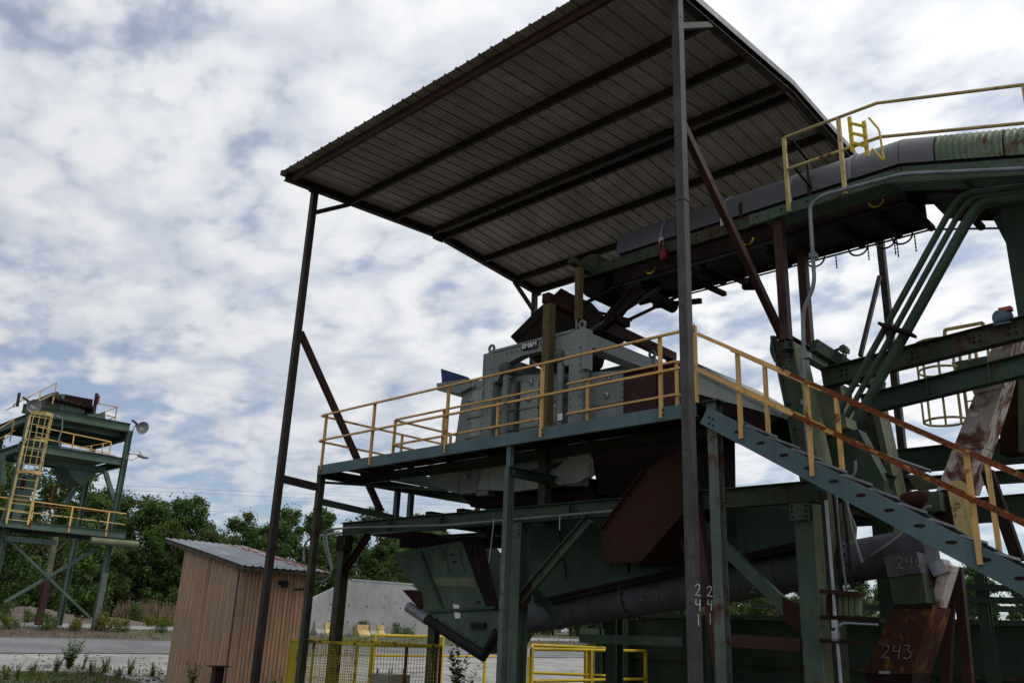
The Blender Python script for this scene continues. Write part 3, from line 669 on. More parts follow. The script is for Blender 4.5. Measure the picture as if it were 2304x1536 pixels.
MB().prism([b0, b1, b1-V((.012, 0, -.012)), b0-V((.012, 0, -.012))], (0, .76, 0)).build('top_plate', 'rust', dc)
MB().angle(b0+V((0, -.02, 0)), b1+V((0, -.02, 0)), .05).build('flange', 'rust', dc)
MB().prism([PY(a, b, 11.75) for a, b in ((1330, 1000), (1560, 960), (1560, 1110), (1470, 1130), (1345, 1110))], (0, 1.3, 0)).build('upper_hopper', 'rust_dark', dc)
MB().prism([PY(a, b, 11.85) for a, b in ((1450, 1160), (1570, 1130), (1570, 1270), (1440, 1270))], (0, .7, 0)).build('back_hopper', 'rust_dark', dc)
MB().tube([PY(1508, 1140, 11.3), PY(1530, 1200, 11.3), PY(1555, 1290, 11.3)], .045, 8).build('drain_pipe', 'rust_dark', dc, 40)

# ------------------------------------------------------------------ long green hopper with the inclined grey tube
hp = thing('tail_hopper', 'green steel tail hopper with black belt edge hanging behind the teal post', 'hopper', (-13, 11.9, 1))
yh = 11.95
hpts = [(885, 1243), (1040, 1216), (1120, 1375), (1122, 1425), (1092, 1470), (946, 1372), (905, 1326), (945, 1326), (905, 1290)]
MB().prism([PY(a, b, yh) for a, b in hpts], (0, .95, 0)).build('hopper_body', 'green_mid', hp)
MB().prism([PY(a, b, yh-.012) for a, b in ((1034, 1204), (1085, 1208), (1122, 1365), (1120, 1372), (1096, 1372))], (0, .01, 0)).build('rusty_panel', 'rust_dark', hp)
MB().bar(PY(945, 1240, yh-.03), PY(998, 1374, yh-.03), .05, .06).build('rib', 'green', hp)
MB().bar(PY(966, 1374, yh-.03), PY(1115, 1366, yh-.03), .05, .05).build('rib', 'green', hp)
MB().prism([PY(a, b, yh-.008) for a, b in ((970, 1298), (1068, 1300), (1072, 1320), (976, 1316))], (0, .006, 0)).build('yellow_stripe', 'green_pale', hp)
MB().prism([PY(a, b, yh-.03) for a, b in ((905, 1326), (946, 1372), (950, 1362), (945, 1330))], (0, 1.0, 0)).build('lip', 'rust', hp)
be = [PY(a, b, yh) for a, b in ((920, 1365), (962, 1393))]; bf = [PY(a, b, yh) for a, b in ((962, 1393), (1088, 1474), (1120, 1420))]
MB().tube(be, .11, 10).build('belt_edge', 'galv_dull', hp, 50)
MB().tube(bf, .10, 10).build('belt_edge', 'black', hp, 50)
MB().box((PY(1062, 1408, yh).x, yh-.05, PY(1062, 1412, yh).z), (PY(1095, 1408, yh).x, yh-.012, PY(1095, 1400, yh).z)).build('latch', 'black', hp)
for a, b in ((1026, 1366), (1028, 1383)):
    MB().prism([PY(a-7, b-8, yh-.014), PY(a+7, b-6, yh-.014), PY(a+8, b+6, yh-.014), PY(a-4, b+8, yh-.014)], (0, .004, 0)).build('torn_sticker', 'white', hp)
for a, b in ((1016, 1248), (1022, 1264), (893, 1270), (899, 1284), (1075, 1354)):
    MB().prism([PY(a-6, b-2, yh-.012), PY(a+6, b-3, yh-.012), PY(a+6, b+1, yh-.012), PY(a-6, b+2, yh-.012)], (0, .004, 0)).build('rust_slot', 'rust', hp)

hb = thing('collecting_hopper', 'large dark green hopper wall above the inclined grey tube', 'hopper', (-8.5, 12.2, 1.9))
yw = 12.0
MB().prism([PY(a, b, yw) for a, b in ((1140, 1150), (1830, 1098), (1830, 1225), (1560, 1280), (1205, 1362), (1130, 1250))], (0, 1.3, 0)).build('hopper_wall', 'green', hb)
for a in (1250, 1390, 1655): MB().bar(PY(a, 1165, yw-.03), PY(a+22, 1300-(a-1250)*.1, yw-.03), .05, .06).build('stiffener', 'green', hb)
MB().bar(PY(1205, 1352, yw-.04), PY(1830, 1215, yw-.04), .07, .05).build('bottom_flange', 'rust_dark', hb)
MB().box((PY(1652, 1240, yw).x, yw-.02, PY(1652, 1262, yw).z), (PY(1670, 1240, yw).x, yw-.004, PY(1652, 1240, yw).z)).build('inspection_tag', 'galv_dull', hb)

tu = thing('conveyor_tube', 'long inclined grey steel tube with chalked numbers under the green hopper', 'conveyor tube', (-10, 12.3, 1.9))
yt = 12.45
t0, t1 = PY(1190, 1388, yt), PY(2095, 1232, yt)
d_ = (t1-t0).normalized()
MB().tube([t0, t1], .29, 24).build('tube', 'tube', tu, 40)
for s_ in (.10, .17, .22, .32, .42, .55, .70, .85, .99):
    c = t0+(t1-t0)*s_; MB().tube([c-d_*.02, c+d_*.02], .305, 24).build('seam_band', 'tube', tu, 40)
up = V((0, 0, 1)); nrm = V((0, -1, 0))
chalk('240', PY(1440, 1352, yt-.30), (1, 0, .12), (0, 0, 1), .16, tu, r=.006)
chalk('240', PY(1688, 1335, yt-.30), (1, 0, .12), (0, 0, 1), .16, tu, r=.006)
# cover box, transition and rusty spout at its head
sp = thing('discharge_spout', 'rusty spout with chalked number below the head of the grey tube', 'chute', (-4.6, 11.9, 0))
ys = 11.85
q = [(1989, 1252), (2062, 1240), (2072, 1288), (1998, 1298)]
MB().prism([PY(a, b, ys) for a, b in q], (0, .7, 0)).build('cover_box', 'tube', sp)
chalk('240', PY(2018, 1280, ys-.006), (1, 0, .05), (0, 0, 1), .15, sp, r=.006)
MB().prism([PY(a, b, ys+.02) for a, b in ((2000, 1299), (2075, 1289), (2085, 1355), (2012, 1362))], (0, .62, 0)).build('transition', 'green_rust', sp)
fa = [PY(a, b, ys-.02) for a, b in ((2012, 1363), (2098, 1363), (2052, 1515), (1945, 1513))]
fb = [p+V((.02, .62, 0)) for p in fa]
MB().add(fa+fb, [(0, 1, 2, 3), (4, 7, 6, 5), (0, 4, 5, 1), (1, 5, 6, 2), (2, 6, 7, 3), (3, 7, 4, 0)]).build('spout', 'rust_orange', sp)
fc_ = [fa[3], fa[2], PY(2050, 1545, ys-.02), PY(1952, 1545, ys-.02)]; fd = [p+V((.02, .62, 0)) for p in fc_]
MB().add([p+V((.004, .01, 0)) for p in fc_]+[p+V((-.004, -.01, 0)) for p in fd], [(0, 1, 2, 3), (4, 7, 6, 5), (0, 4, 5, 1), (1, 5, 6, 2), (2, 6, 7, 3), (3, 7, 4, 0)]).build('spout_end', 'rust_dark', sp)
MB().bar(fa[0]+V((0, -.012, 0)), fa[1]+V((0, -.012, 0)), .02, .05).build('flange', 'rust_dark', sp)
chalk('243', PY(1983, 1480, ys-.035), (1, 0, .02), (.16, 0, 1), .17, sp, r=.007)
MB().prism([PY(a, b, ys-.026) for a, b in ((1978, 1508), (2003, 1509), (2002, 1515), (1977, 1514))], (0, .004, 0)).build('label_strip', 'galv', sp)
dk = thing('drop_duct', 'pale rust-streaked side duct running down beside the rusty spout', 'duct', (-4.0, 12.5, 0))
da = [PY(a, b, ys+.35) for a, b in ((2118, 1262), (2142, 1272), (2088, 1450), (2050, 1536), (2052, 1500), (2082, 1400))]
MB().prism(da, (0, .28, 0)).build('duct_side', 'rust_white', dk)
MB().prism([PY(a, b, ys+.30) for a, b in ((2086, 1268), (2118, 1256), (2136, 1284), (2100, 1296))], (0, .3, 0)).build('bearing_plate', 'galv', dk)
# ------------------------------------------------------------------ belt conveyor feeding the machine
cv = thing('belt_conveyor', 'covered belt conveyor with grey and green hoods crossing under the canopy', 'conveyor', (-10, 12.9, 8))
YN, YK = 12.38, 13.42                               # its two sides
XB, ZC = -3.95, 8.36                                # where it starts to descend; centre height of the side channels
def zc(x): return ZC if x < XB else ZC-.285*(x-XB)
XE = 3.5
for y, fl in ((YN, -1), (YK, 1)):
    MB().chan((-10.25, y, ZC), (XB, y, ZC), .07, .22, flip=fl).build('side_channel', 'green_rust', cv)
    MB().chan((XB, y, ZC), (XE, y, zc(XE)), .07, .22, flip=fl).build('side_channel', 'green_mid', cv)
for a, b in ((-9.9, XB), (XB, XE)):
    MB().prism([(a, YN+.08, zc(a)-.10), (a, YK-.08, zc(a)-.10), (a, YK-.08, zc(a)-.06), (a, YN+.08, zc(a)-.06)], (b-a, 0, zc(b)-zc(a))).build('belt', 'black', cv)
    MB().prism([(a+.3, YN+.10, zc(a)-.48), (a+.3, YK-.06, zc(a)-.48), (a+.3, YK-.06, zc(a)-.42), (a+.3, YN+.10, zc(a)-.42)], (b-a-.3, 0, zc(b)-zc(a))).build('belt', 'black', cv)
    MB().prism([(a+.4, YN+.09, zc(a)-.40), (a+.4, YN+.13, zc(a)-.40), (a+.4, YN+.13, zc(a)-.12), (a+.4, YN+.09, zc(a)-.12)], (b-a-.4, 0, zc(b)-zc(a))).build('pan_side', 'rust_dark', cv)
    MB().prism([(a+.4, YK-.10, zc(a)-.55), (a+.4, YK-.05, zc(a)-.55), (a+.4, YK-.05, zc(a)-.12), (a+.4, YK-.10, zc(a)-.12)], (b-a-.4, 0, zc(b)-zc(a))).build('pan_side', 'rust_dark', cv)
MB().lathe([(.0, 0), (.30, 0), (.30, YK-YN-.2), (0, YK-YN-.2)], (-10.0, YN+.1, ZC-.22), (0, 1, 0), 24).build('head_pulley', 'rust_dark', cv, 40)
MB().prism([(-10.4, YN-.02, ZC+.10), (-10.25, YN-.02, ZC+.30), (-10.0, YN-.02, ZC+.36), (-9.8, YN-.02, ZC+.30), (-9.8, YN-.02, ZC-.12), (-10.4, YN-.02, ZC-.12)], (0, YK-YN+.04, 0)).build('head_guard', 'green_rust', cv)
# hoods
def hood(x0, x1, mat, corr=0.0, name='hood_cover'):
    n = 14; m = 2 if not corr else max(3, int((x1-x0)/.028)); mb = MB(); cy = (YN+YK)/2; R = (YK-YN)/2+.01
    for k in range(2):
        for i in range(m):
            x = x0+(x1-x0)*i/(m-1); dr = corr*math.sin(2*math.pi*(x-x0)/.085)-k*.008
            for j in range(n+1):
                t = math.pi*j/n; mb.v.append((x, cy-(R+dr)*math.cos(t), zc(x)+.17+(.62+dr)*max(math.sin(t), 0)**.85))
    o = m*(n+1)
    for k in range(2):
        for i in range(m-1):
            for j in range(n): a = k*o+i*(n+1)+j; mb.f.append((a, a+n+1, a+n+2, a+1))
    for i in (0, m-1):
        for j in range(n): a = i*(n+1)+j; mb.f.append((a, a+1, o+a+1, o+a))
    for i in range(m-1):
        for j in (0, n): a = i*(n+1)+j; mb.f.append((a, a+n+1, o+a+n+1, o+a))
    return mb.build(name, mat, cv, 40)
hx = [-9.35, -8.30, -7.0, -5.75, -4.72]
for a, b in zip(hx, hx[1:]): hood(a, b-.012, 'hood')
hood(-4.72, XB-.01, 'hood'); hood(XB, -3.46, 'hood')
for x in hx[1:]: 
    h_ = hood(x-.03, x+.03, 'galv_dull', name='hood_band'); h_.scale = (1, 1, 1)
    for v in h_.data.vertices: v.co.z += .014; v.co.y *= 1.03
hood(-3.44, -2.55, 'hood_green', .012); hood(-2.53, -1.6, 'hood_green', .012); hood(-1.58, .4, 'hood_green', .012)
for x in hx[1:4]:
    MB().box((x-.05, YN-.03, ZC+.06), (x+.05, YN+.02, ZC+.22)).build('hood_clip', 'galv', cv)
    MB().bar((x+.35, YN+.0, ZC+.11), (x+.35, YN+.0, ZC+.40), .06, .03).build('hood_bracket', 'rust', cv)
for a, b in ((-9.3, XB), (XB, XE)):
    for y in (YN+.04, YK-.07):
        MB().prism([(a, y, zc(a)+.05), (a, y+.03, zc(a)+.05), (a, y+.03, zc(a)+.24), (a, y, zc(a)+.24)], (b-a, 0, zc(b)-zc(a))).build('gap_shade_strip', 'black', cv)  # black strip added to close the gap under the hoods, standing for its shade
# return rollers, yellow safety hoops and chains under the belt
def hoop(x, y, r, mat, parent=cv):
    c = V((x, y, zc(x)-.50))
    pts = [c+V((0, 0, -.02))+V((math.cos(t)*r, 0, math.sin(t)*r*.9)) for t in [math.pi+math.pi*i/10 for i in range(11)]]
    return MB().tube(pts, .017, 6).build('roller_hoop', mat, parent, 50)
for x, m_ in ((-8.55, 'yellow_mesh'), (-6.55, 'yellow_mesh'), (-4.35, 'yellow_mesh')): hoop(x, YN-.02, .11, m_).location.z += .18
for x in (-8.9, -7.6, -6.3, -5.0, -4.4, -3.9, -3.2): MB().lathe([(0, 0), (.06, 0), (.06, .9), (0, .9)], (x, YN+.08, zc(x)-.55), (0, 1, 0), 10).build('return_roller', 'rust_dark', cv, 40)
for x in (-5.85, -5.1, -4.65, -4.38): hoop(x, YK+.02, .16, 'black')
for x in (-5.5, -4.95, -4.8, -4.52, -4.48, -4.2, -6.6):
    mb = MB(); l = random.uniform(.25, .42)
    for i in range(int(l/.03)):
        z = zc(x)-.55-i*.03; mb.box((x-.006-(.005 if i % 2 else 0), YK+.03, z-.026), (x+.006+(.005 if i % 2 else 0), YK+.045, z))
    mb.build('chain', 'rust_dark', cv)
MB().tube([(-8.6, YK+.08, ZC-.52), (XB, YK+.08, ZC-.52), (-2.0, YK+.08, zc(-2)-.52)], .018, 6).build('pull_cord', 'black', cv)
for x in (-7.9, -7.3):
    MB().bar((x, YN-.05, ZC-.62), (x+.16, YK+.2, ZC-.66), .09, .08).build('idler_beam', 'rust_dark', cv)
rs = MB().box((-8.29, YN-.08, ZC-.26), (-8.18, YN-.005, ZC-.04)).build('pull_switch', 'red', cv)
MB().bar((-8.28, YN-.12, ZC-.02), (-8.20, YN-.12, ZC+.10), .05, .04).build('lever', 'red', rs)
MB().lathe([(0, 0), (.07, 0), (.07, .05), (0, .05)], (-8.18, YN-.16, ZC-.22), (0, 1, 0), 12).build('dial', 'red', rs)
mo = MB().lathe([(0, 0), (.10, 0), (.12, .04), (.12, .22), (.08, .27), (0, .27)], (-7.28, YK+.05, ZC-.62), (.9, .3, -.1), 14).build('scraper_motor', 'rust_dark', cv, 40)
MB().tube([(-7.28, YK+.05, ZC-.55), (-7.2, YK+.05, ZC-.36), (-7.3, YK+.05, ZC-.30)], .02, 6).build('motor_cable', 'black', mo)
# head frame tubes
MB().bar((-9.98, 11.75, ZC+.02), (-9.98, YN-.02, ZC-.02), .13, .13).build('head_tube', 'green_rust', cv)
MB().bar((-9.95, 11.98, 7.2), (-9.95, 11.98, ZC-.08), .12, .12).build('head_post', 'ochre', cv)
MB().bar((-9.9, 12.2, 7.0), (-8.7, 12.9, 7.85), .10, .06).build('head_brace', 'green', cv)
MB().bar((-9.3, 12.5, 7.15), (-8.0, 13.1, 7.75), .05, .05).build('head_brace', 'rust_dark', cv)
MB().lathe([(0, 0), (.12, 0), (.12, .6), (0, .6)], (-8.62, 12.6, 7.52), (0, 1, 0), 16).build('snub_pulley', 'rust_dark', cv, 40)
MB().bar((-8.45, 13.3, 6.0), (-8.45, 13.3, 7.9), .09, .09).build('support_leg', 'rust_dark', cv)
MB().bar((-9.0, 13.1, 7.60), (-8.0, 13.2, 7.50), .08, .09).build('tail_beam', 'rust_dark', cv)

# ------------------------------------------------------------------ walkway along the conveyor
cw = thing('conveyor_walkway', 'narrow grated walkway with yellow handrail beside the covered conveyor', 'walkway', (-6, 11.7, 8))
YW = 11.70
def zw(x): return 8.08 if x < XB else 8.08-.285*(x-XB)
MB().chan((-6.15, YW, 8.0), (XB, YW, 8.0), .06, .18, flip=-1).build('edge_channel', 'green_mid', cw)
MB().chan((XB, YW, 8.0), (XE, YW, zw(XE)-.08), .06, .18, flip=-1).build('edge_channel', 'green_mid', cw)
def grating(x0, x1):
    mb = MB(); n = int((x1-x0)/.055)
    for i in range(n):
        x = x0+(x1-x0)*i/n; mb.bar((x, YW+.02, zw(x)-.03), (x, YN-.02, zw(x)-.03), .009, .035)
    for j in range(8):
        y = YW+.08+j*.08; mb.bar((x0, y, zw(x0)-.03), (x1, y, zw(x1)-.03), .009, .020)
    o = mb.build('grating', 'green', cw); o['kind'] = 'stuff'; return o
grating(-6.0, XB); grating(XB, 1.0)
for x in (-5.9, -5.0, -4.0, -3.0, -2.0): MB().angle((x, YW+.01, zw(x)-.13), (x, YN, zw(x)-.13), .07).build('bracket', 'green', cw)
yr2 = YW-.03
for h, nm in ((1.16, 'top_rail'), (.58, 'mid_rail')):
    for a, b in ((-5.42, XB), (XB, XE)):
        MB().tube([(a, yr2, zw(a)+h), (b, yr2, zw(b)+h)], .026, 8).build(nm, 'yellow_pale', cw, 50)
for x in (-5.42, -4.52, -2.02, -.2): MB().angle((x, yr2-.02, zw(x)-.16), (x, yr2-.02, zw(x)+1.16), .055, .008, (0, 1, 0)).build('rail_post', 'yellow_pale', cw)
for h in (.98, .50):
    MB().angle((-5.36, yr2+.05, zw(0)*0+8.08+h+.12), (-5.36, YN-.05, 8.08+h-.02), .04).build('end_rail', 'maroon', cw)
MB().angle((-5.36, YN-.05, 8.0), (-5.36, YN-.05, 8.08+.98), .045).build('rail_post', 'maroon', cw)
# the small yellow ladder gate clipped to the rail
lg = thing('ladder_gate', 'small yellow ladder gate clipped onto the conveyor handrail', 'ladder', (-4.6, yr2-.06, 8.7))
gx = [PY(a, b, yr2-.06) for a, b in ((1917, 300), (1950, 310))]
for p in gx: MB().angle(p+V((0, 0, -.30)), p+V((0, 0, .30)), .05, .01, (0, 1, 0)).build('stile', 'yellow_safety', lg)
for dz in (-.17, 0, .17): MB().bar(gx[0]+V((0, 0, dz)), gx[1]+V((0, 0, dz+.02)), .03, .04).build('rung', 'yellow_safety', lg)
MB().tube(fillet([PY(a, b, yr2-.06) for a, b in ((1955, 265), (1978, 292), (1989, 362), (1962, 335))], .05), .016, 6).build('latch_bar', 'yellow_safety', lg)

# ------------------------------------------------------------------ trestle under the conveyor
tr = thing('conveyor_trestle', 'trestle of brown legs on slanted green box columns under the conveyor', 'steel frame', (-5.6, 12.2, 0))
MB().bar((-5.72, 11.86, 5.9), (-5.72, 11.86, 8.0), .14, .14).build('leg', 'maroon', tr)
MB().bar((-5.88, 12.98, 5.9), (-5.88, 12.98, 7.9), .14, .14).build('leg', 'maroon', tr)
yt2 = 12.0
MB().prism([PY(a, b, yt2) for a, b in ((1738, 762), (1786, 770), (1852, 1072), (1806, 1085))], (0, .10, 0)).build('slanted_column', 'green_rust', tr)
for dx in (0, 1):
    a_, b_ = (PY(1738, 762, yt2), PY(1806, 1085, yt2)) if dx == 0 else (PY(1786, 770, yt2), PY(1852, 1072, yt2))
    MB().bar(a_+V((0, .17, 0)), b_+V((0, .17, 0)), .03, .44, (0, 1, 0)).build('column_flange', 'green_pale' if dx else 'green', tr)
MB().box((PY(1806, 1085, yt2).x, yt2+.01, 0), (PY(1852, 1072, yt2).x+.03, yt2+.30, 3.92)).build('lower_column', 'green_rust', tr)
MB().ibeam((-5.72, 11.8, 5.86), (-5.80, 14.6, 5.90), .16, .22).build('head_beam', 'green', tr)
MB().bar((-5.45, 12.2, 5.85), (-5.0, 13.6, 5.40), .12, .2).build('head_beam', 'green', tr)
ys2 = 14.0
MB().prism([PY(a, b, ys2) for a, b in ((1905, 905), (1960, 905), (2010, 1110), (1995, 1180), (1950, 1180))], (0, .4, 0)).build('slanted_column', 'green_rust', tr)
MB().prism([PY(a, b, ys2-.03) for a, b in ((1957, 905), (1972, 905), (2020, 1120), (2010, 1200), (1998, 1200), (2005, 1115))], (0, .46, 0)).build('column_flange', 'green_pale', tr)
MB().prism([PY(a, b, 12.7) for a, b in ((1822, 872), (1890, 862), (1905, 960), (1850, 985), (1830, 970))], (0, .4, 0)).build('gusset_panel', 'green_pale', tr)
MB().prism([PY(a, b, 12.75) for a, b in ((1842, 985), (1930, 965), (1990, 1080), (1990, 1120), (1880, 1080))], (0, .3, 0)).build('gusset_panel', 'green', tr)
MB().prism([PY(a, b, 12.4) for a, b in ((1858, 1150), (1900, 1125), (1925, 1185), (1922, 1225), (1880, 1215))], (0, .06, 0)).build('gusset_panel', 'green_pale', tr)
MB().ibeam(PY(1870, 1040, 13.0), PY(2010, 1090, 13.0), .14, .26).build('tie_beam', 'green', tr)
MB().bar(PY(1870, 1085, 12.9), PY(2000, 1130, 12.9), .06, .06).build('tie_beam', 'rust_dark', tr)
chalk('23', PY(1768, 812, yt2-.02), (1, 0, 0), (0, 0, 1), .13, tr, True, .005)
hs = thing('limit_switch', 'small switch box with a bent cable on top of the slanted column', 'switch', PY(1885, 825, 12.6))
MB().prism([PY(a, b, 12.6) for a, b in ((1860, 792), (1882, 788), (1882, 826), (1864, 828))], (0, .15, 0)).build('bracket', 'green', hs)
MB().prism([PY(a, b, 12.55) for a, b in ((1888, 778), (1898, 774), (1904, 782), (1903, 792), (1889, 790))], (0, .14, 0)).build('switch_box', 'green_mid', hs)
MB().tube([PY(a, b, 12.6) for a, b in ((1876, 790), (1890, 784))], .025, 6).build('arm', 'green', hs)
MB().tube(fillet([PY(a, b, 12.6) for a, b in ((1902, 790), (1905, 803), (1897, 817))], .05), .012, 6).build('cable', 'black', hs)
MB().prism([PY(a, b, 12.6) for a, b in ((1884, 797), (1896, 794), (1896, 822), (1886, 822))], (0, .1, 0)).build('bracket', 'green', hs)
hk = thing('hook_bracket', 'curled hook bracket on the upper left of the slanted green column', 'bracket', PY(1740, 775, 12.1))
MB().tube(fillet([PY(a, b, 12.1) for a, b in ((1756, 757), (1738, 762), (1736, 790), (1746, 812))], .06), .035, 6).build('hook', 'green_rust', hk)
MB().box(tuple(PY(1733, 762, 12.1)), tuple(PY(1741, 754, 12.1)+V((0, .1, 0)))).build('lug', 'green_rust', hk)

# ------------------------------------------------------------------ green pipes and beams on the right
pb = thing('pipe_bundle', 'three green pipes strapped together slanting down from the conveyor', 'pipes', (-4, 11.95, 4.6))
for i, (o, r) in enumerate((((0, 0), .046), ((19, 8), .042), ((42, 18), .075))):
    yy = 11.95+i*.03
    pts = [PY(a+o[0], b+o[1], yy) for a, b in ((1885, 930), (1990, 738), (2140, 470), (2170, 436), (2320, 418))]
    MB().tube(fillet([pts[0], pts[2], pts[3], pts[4]], .35), r, 10).build('pipe', 'green', pb, 50)
c = PY(2012, 742, 11.9); MB().bar(c+V((-.16, 0, .10)), c+V((.24, 0, -.12)), .30, .04).build('pipe_clamp', 'rust_dark', pb)
gb = thing('girder_pair', 'two long dark green girders rising to the right behind the stair', 'girder', (-5, 12.6, 5.3))
yg = 12.62
def ext(p, q, x): return q+(q-p)*((x-q.x)/(q.x-p.x))          # the beam goes on to x, beyond the picture
MB().ibeam(PY(1850, 852, yg), ext(PY(1850, 852, yg), PY(2420, 708, yg), 3.0), .18, .30).build('upper_girder', 'green_rust', gb)
MB().ibeam(PY(1940, 912, yg), ext(PY(1940, 912, yg), PY(2420, 793, yg), 3.0), .18, .29).build('lower_girder', 'green', gb)
MB().bar(PY(2285, 470, yg+.1), PY(2330, 730, yg+.1), .34, .20, (0, 1, 0)).build('end_leg', 'green', gb)
MB().ibeam((2.8, yg+.2, 0), (2.8, yg+.2, 6.4), .26, .26, .016, (0, 1, 0)).build('far_leg', 'green', gb)
MB().prism([PY(a, b, yg+.05) for a, b in ((2232, 488), (2290, 470), (2304, 560), (2262, 545))], (0, .3, 0)).build('knee_plate', 'green', gb)
mt = thing('electric_motor', 'blue-grey electric motor with orange top box sitting on the upper girder', 'motor', PY(2258, 728, yg))
mc = PY(2256, 714, yg)
MB().lathe([(.0, -.11), (.07, -.11), (.10, -.08), (.10, .08), (.07, .11), (0, .11)], mc, (.75, .65, .05), 16).build('motor_body', 'blue', mt, 40)
MB().box(tuple(mc+V((-.03, -.05, .075))), tuple(mc+V((.13, .06, .13)))).build('terminal_box', 'orange', mt)
MB().box(tuple(mc+V((-.11, -.09, -.12))), tuple(mc+V((.11, .09, -.095)))).build('foot_plate', 'blue', mt)

# rusting white duct
rd = thing('rusty_duct', 'rust-streaked white rectangular duct slanting down behind the girders', 'duct', (-4, 13.2, 3))
yq = 13.3
def duct(pts, d, name, mat): MB().prism([PY(a, b, yq) for a, b in pts], (0, d, 0)).build(name, mat, rd)
duct(((2236, 766), (2287, 752), (2255, 868), (2195, 884)), .5, 'duct_section', 'rust_white')
duct(((2193, 886), (2256, 870), (2212, 1003), (2146, 1003)), .5, 'duct_section', 'rust_white')
duct(((2145, 1006), (2212, 1006), (2180, 1105), (2106, 1105)), .48, 'duct_section', 'rust_white')
for a in ((2190, 882, 2262, 866), (2142, 1004, 2216, 1004)):
    MB().bar(PY(a[0], a[1], yq-.02), PY(a[2], a[3], yq-.02), .05, .06).build('flange', 'rust_white', rd)
p = PY(2192, 932, yq-.01); MB().box((p.x-.05, yq-.012, p.z-.03), (p.x+.05, yq-.004, p.z+.03)).build('paper_tag', 'white', rd)
p = PY(2250, 782, yq-.01); MB().box((p.x-.03, yq-.012, p.z-.015), (p.x+.03, yq-.004, p.z+.015)).build('paper_tag', 'white', rd)
rb = thing('rusty_bin_leg', 'wide dark rusty box column behind the slanting duct', 'column', PY(2275, 1000, 14.4))
MB().prism([PY(a, b, 14.4) for a, b in ((2250, 845), (2290, 838), (2290, 1015), (2250, 1020))], (0, .4, 0)).build('box_column', 'rust', rb)
MB().prism([PY(a, b, 14.35) for a, b in ((2291, 838), (2330, 830), (2330, 1015), (2291, 1015))], (0, .5, 0)).build('flange', 'green_pale', rb)

# caged ladder
lc = thing('caged_ladder', 'pale yellow caged ladder hanging behind the girders on the right', 'ladder', PY(2130, 960, 15.5))
yl_ = 15.5; c0 = PY(2128, 948, yl_); R_ = .34
ztop = PY(2125, 770, yl_).z
def hoopz(z, R=R_):
    pts = [V((c0.x+math.cos(t)*R, c0.y+math.sin(t)*R, z)) for t in [2*math.pi*i/20 for i in range(21)]]
    return MB().tube(pts, .022, 6, False).build('cage_hoop', 'yellow_pale', lc, 50)
for z in (c0.z, c0.z+.9, ztop): hoopz(z)
for i in range(8):
    t = 2*math.pi*i/8+.3; MB().bar((c0.x+math.cos(t)*R_, c0.y+math.sin(t)*R_, c0.z-.02), (c0.x+math.cos(t)*R_, c0.y+math.sin(t)*R_, ztop), .035, .012).build('cage_strap', 'yellow_pale', lc)
for dx in (.30, .56): MB().bar((c0.x+dx, c0.y+.2, c0.z-.35), (c0.x+dx, c0.y+.2, ztop+.2), .05, .03).build('stile', 'yellow_pale', lc)
z = c0.z-.25
while z < ztop: MB().tube([(c0.x+.30, c0.y+.2, z), (c0.x+.56, c0.y+.2, z)], .014, 6).build('rung', 'yellow_pale', lc); z += .3
hr = [PY(a, b, 15.3) for a, b in ((2126, 800), (2126, 742), (2212, 726), (2212, 760))]
for a, b in zip(hr, hr[1:]): MB().bar(a, b, .05, .05).build('guard_rail', 'yellow_pale', lc)
lp = thing('ladder_landing', 'green landing platform with small yellow rails beside the caged ladder', 'platform', PY(2200, 820, 15.6))
MB().prism([PY(a, b, 15.4) for a, b in ((2140, 815), (2330, 780), (2330, 810), (2152, 834))], (0, .9, 0)).build('landing_deck', 'green_mid', lp)
for a, b, e, f_ in ((2155, 795, 2230, 775), (2160, 770, 2240, 752), (2182, 790, 2182, 812), (2222, 775, 2225, 808)):
    MB().bar(PY(a, b, 15.4), PY(e, f_, 15.4), .04, .04).build('rail', 'yellow_pale', lp)

# beams of the building behind
bb = thing('rear_frame', 'dark green horizontal beams of the rear frame behind the stair', 'steel frame', (-3, 15.6, 0))
for a, b, h in (((1985, 1042), (2420, 1000), .42), ((1985, 1092), (2420, 1062), .20), ((2050, 1160), (2420, 1130), .40)):
    MB().ibeam(PY(*a, 15.6), ext(PY(*a, 15.6), PY(*b, 15.6), 4.0), .16, h).build('beam', 'green', bb)
MB().prism([PY(a, b, 15.5) for a, b in ((2040, 1068), (2075, 1066), (2130, 1092), (2060, 1100))], (0, .2, 0)).build('gusset', 'green_pale', bb)
MB().bar(PY(2222, 1060, 13.4), PY(2292, 1262, 13.4), .15, .15).build('leaning_post', 'rust_dark', bb)
for a, b in (((2140, 1275), (2128, 1560)), ((2155, 1275), (2182, 1560))):
    p, q = PY(*a, 13.2), PY(*b, 13.2); q.z = 0 if q.z < 0 else q.z
    MB().bar(p, q+(q-p).normalized()*1.2 if q.z > .3 else q, .12, .12).build('leaning_post', 'maroon', bb)
MB().ibeam((3.6, 15.75, 0), (3.6, 15.75, 5.0), .26, .26, .016, (0, 1, 0)).build('post', 'green', bb)
for yv in (1318, 1346): MB().bar(PY(2085, yv, 15.8), ext(PY(2085, yv, 15.8), PY(2420, yv+8, 15.8), 4.0), .08, .10).build('rail_beam', 'green', bb)
for a in (2010, 2205): MB().ibeam(PY(a, 1290, 15.9), V((PY(a, 1290, 15.9).x, 15.9, 0)), .16, .16, .014, (0, 1, 0)).build('post', 'green', bb)
MB().tube([PY(1985, 1022, 13.5), PY(2095, 1060, 13.5)], .025, 6).build('pipe', 'galv_dull', bb)

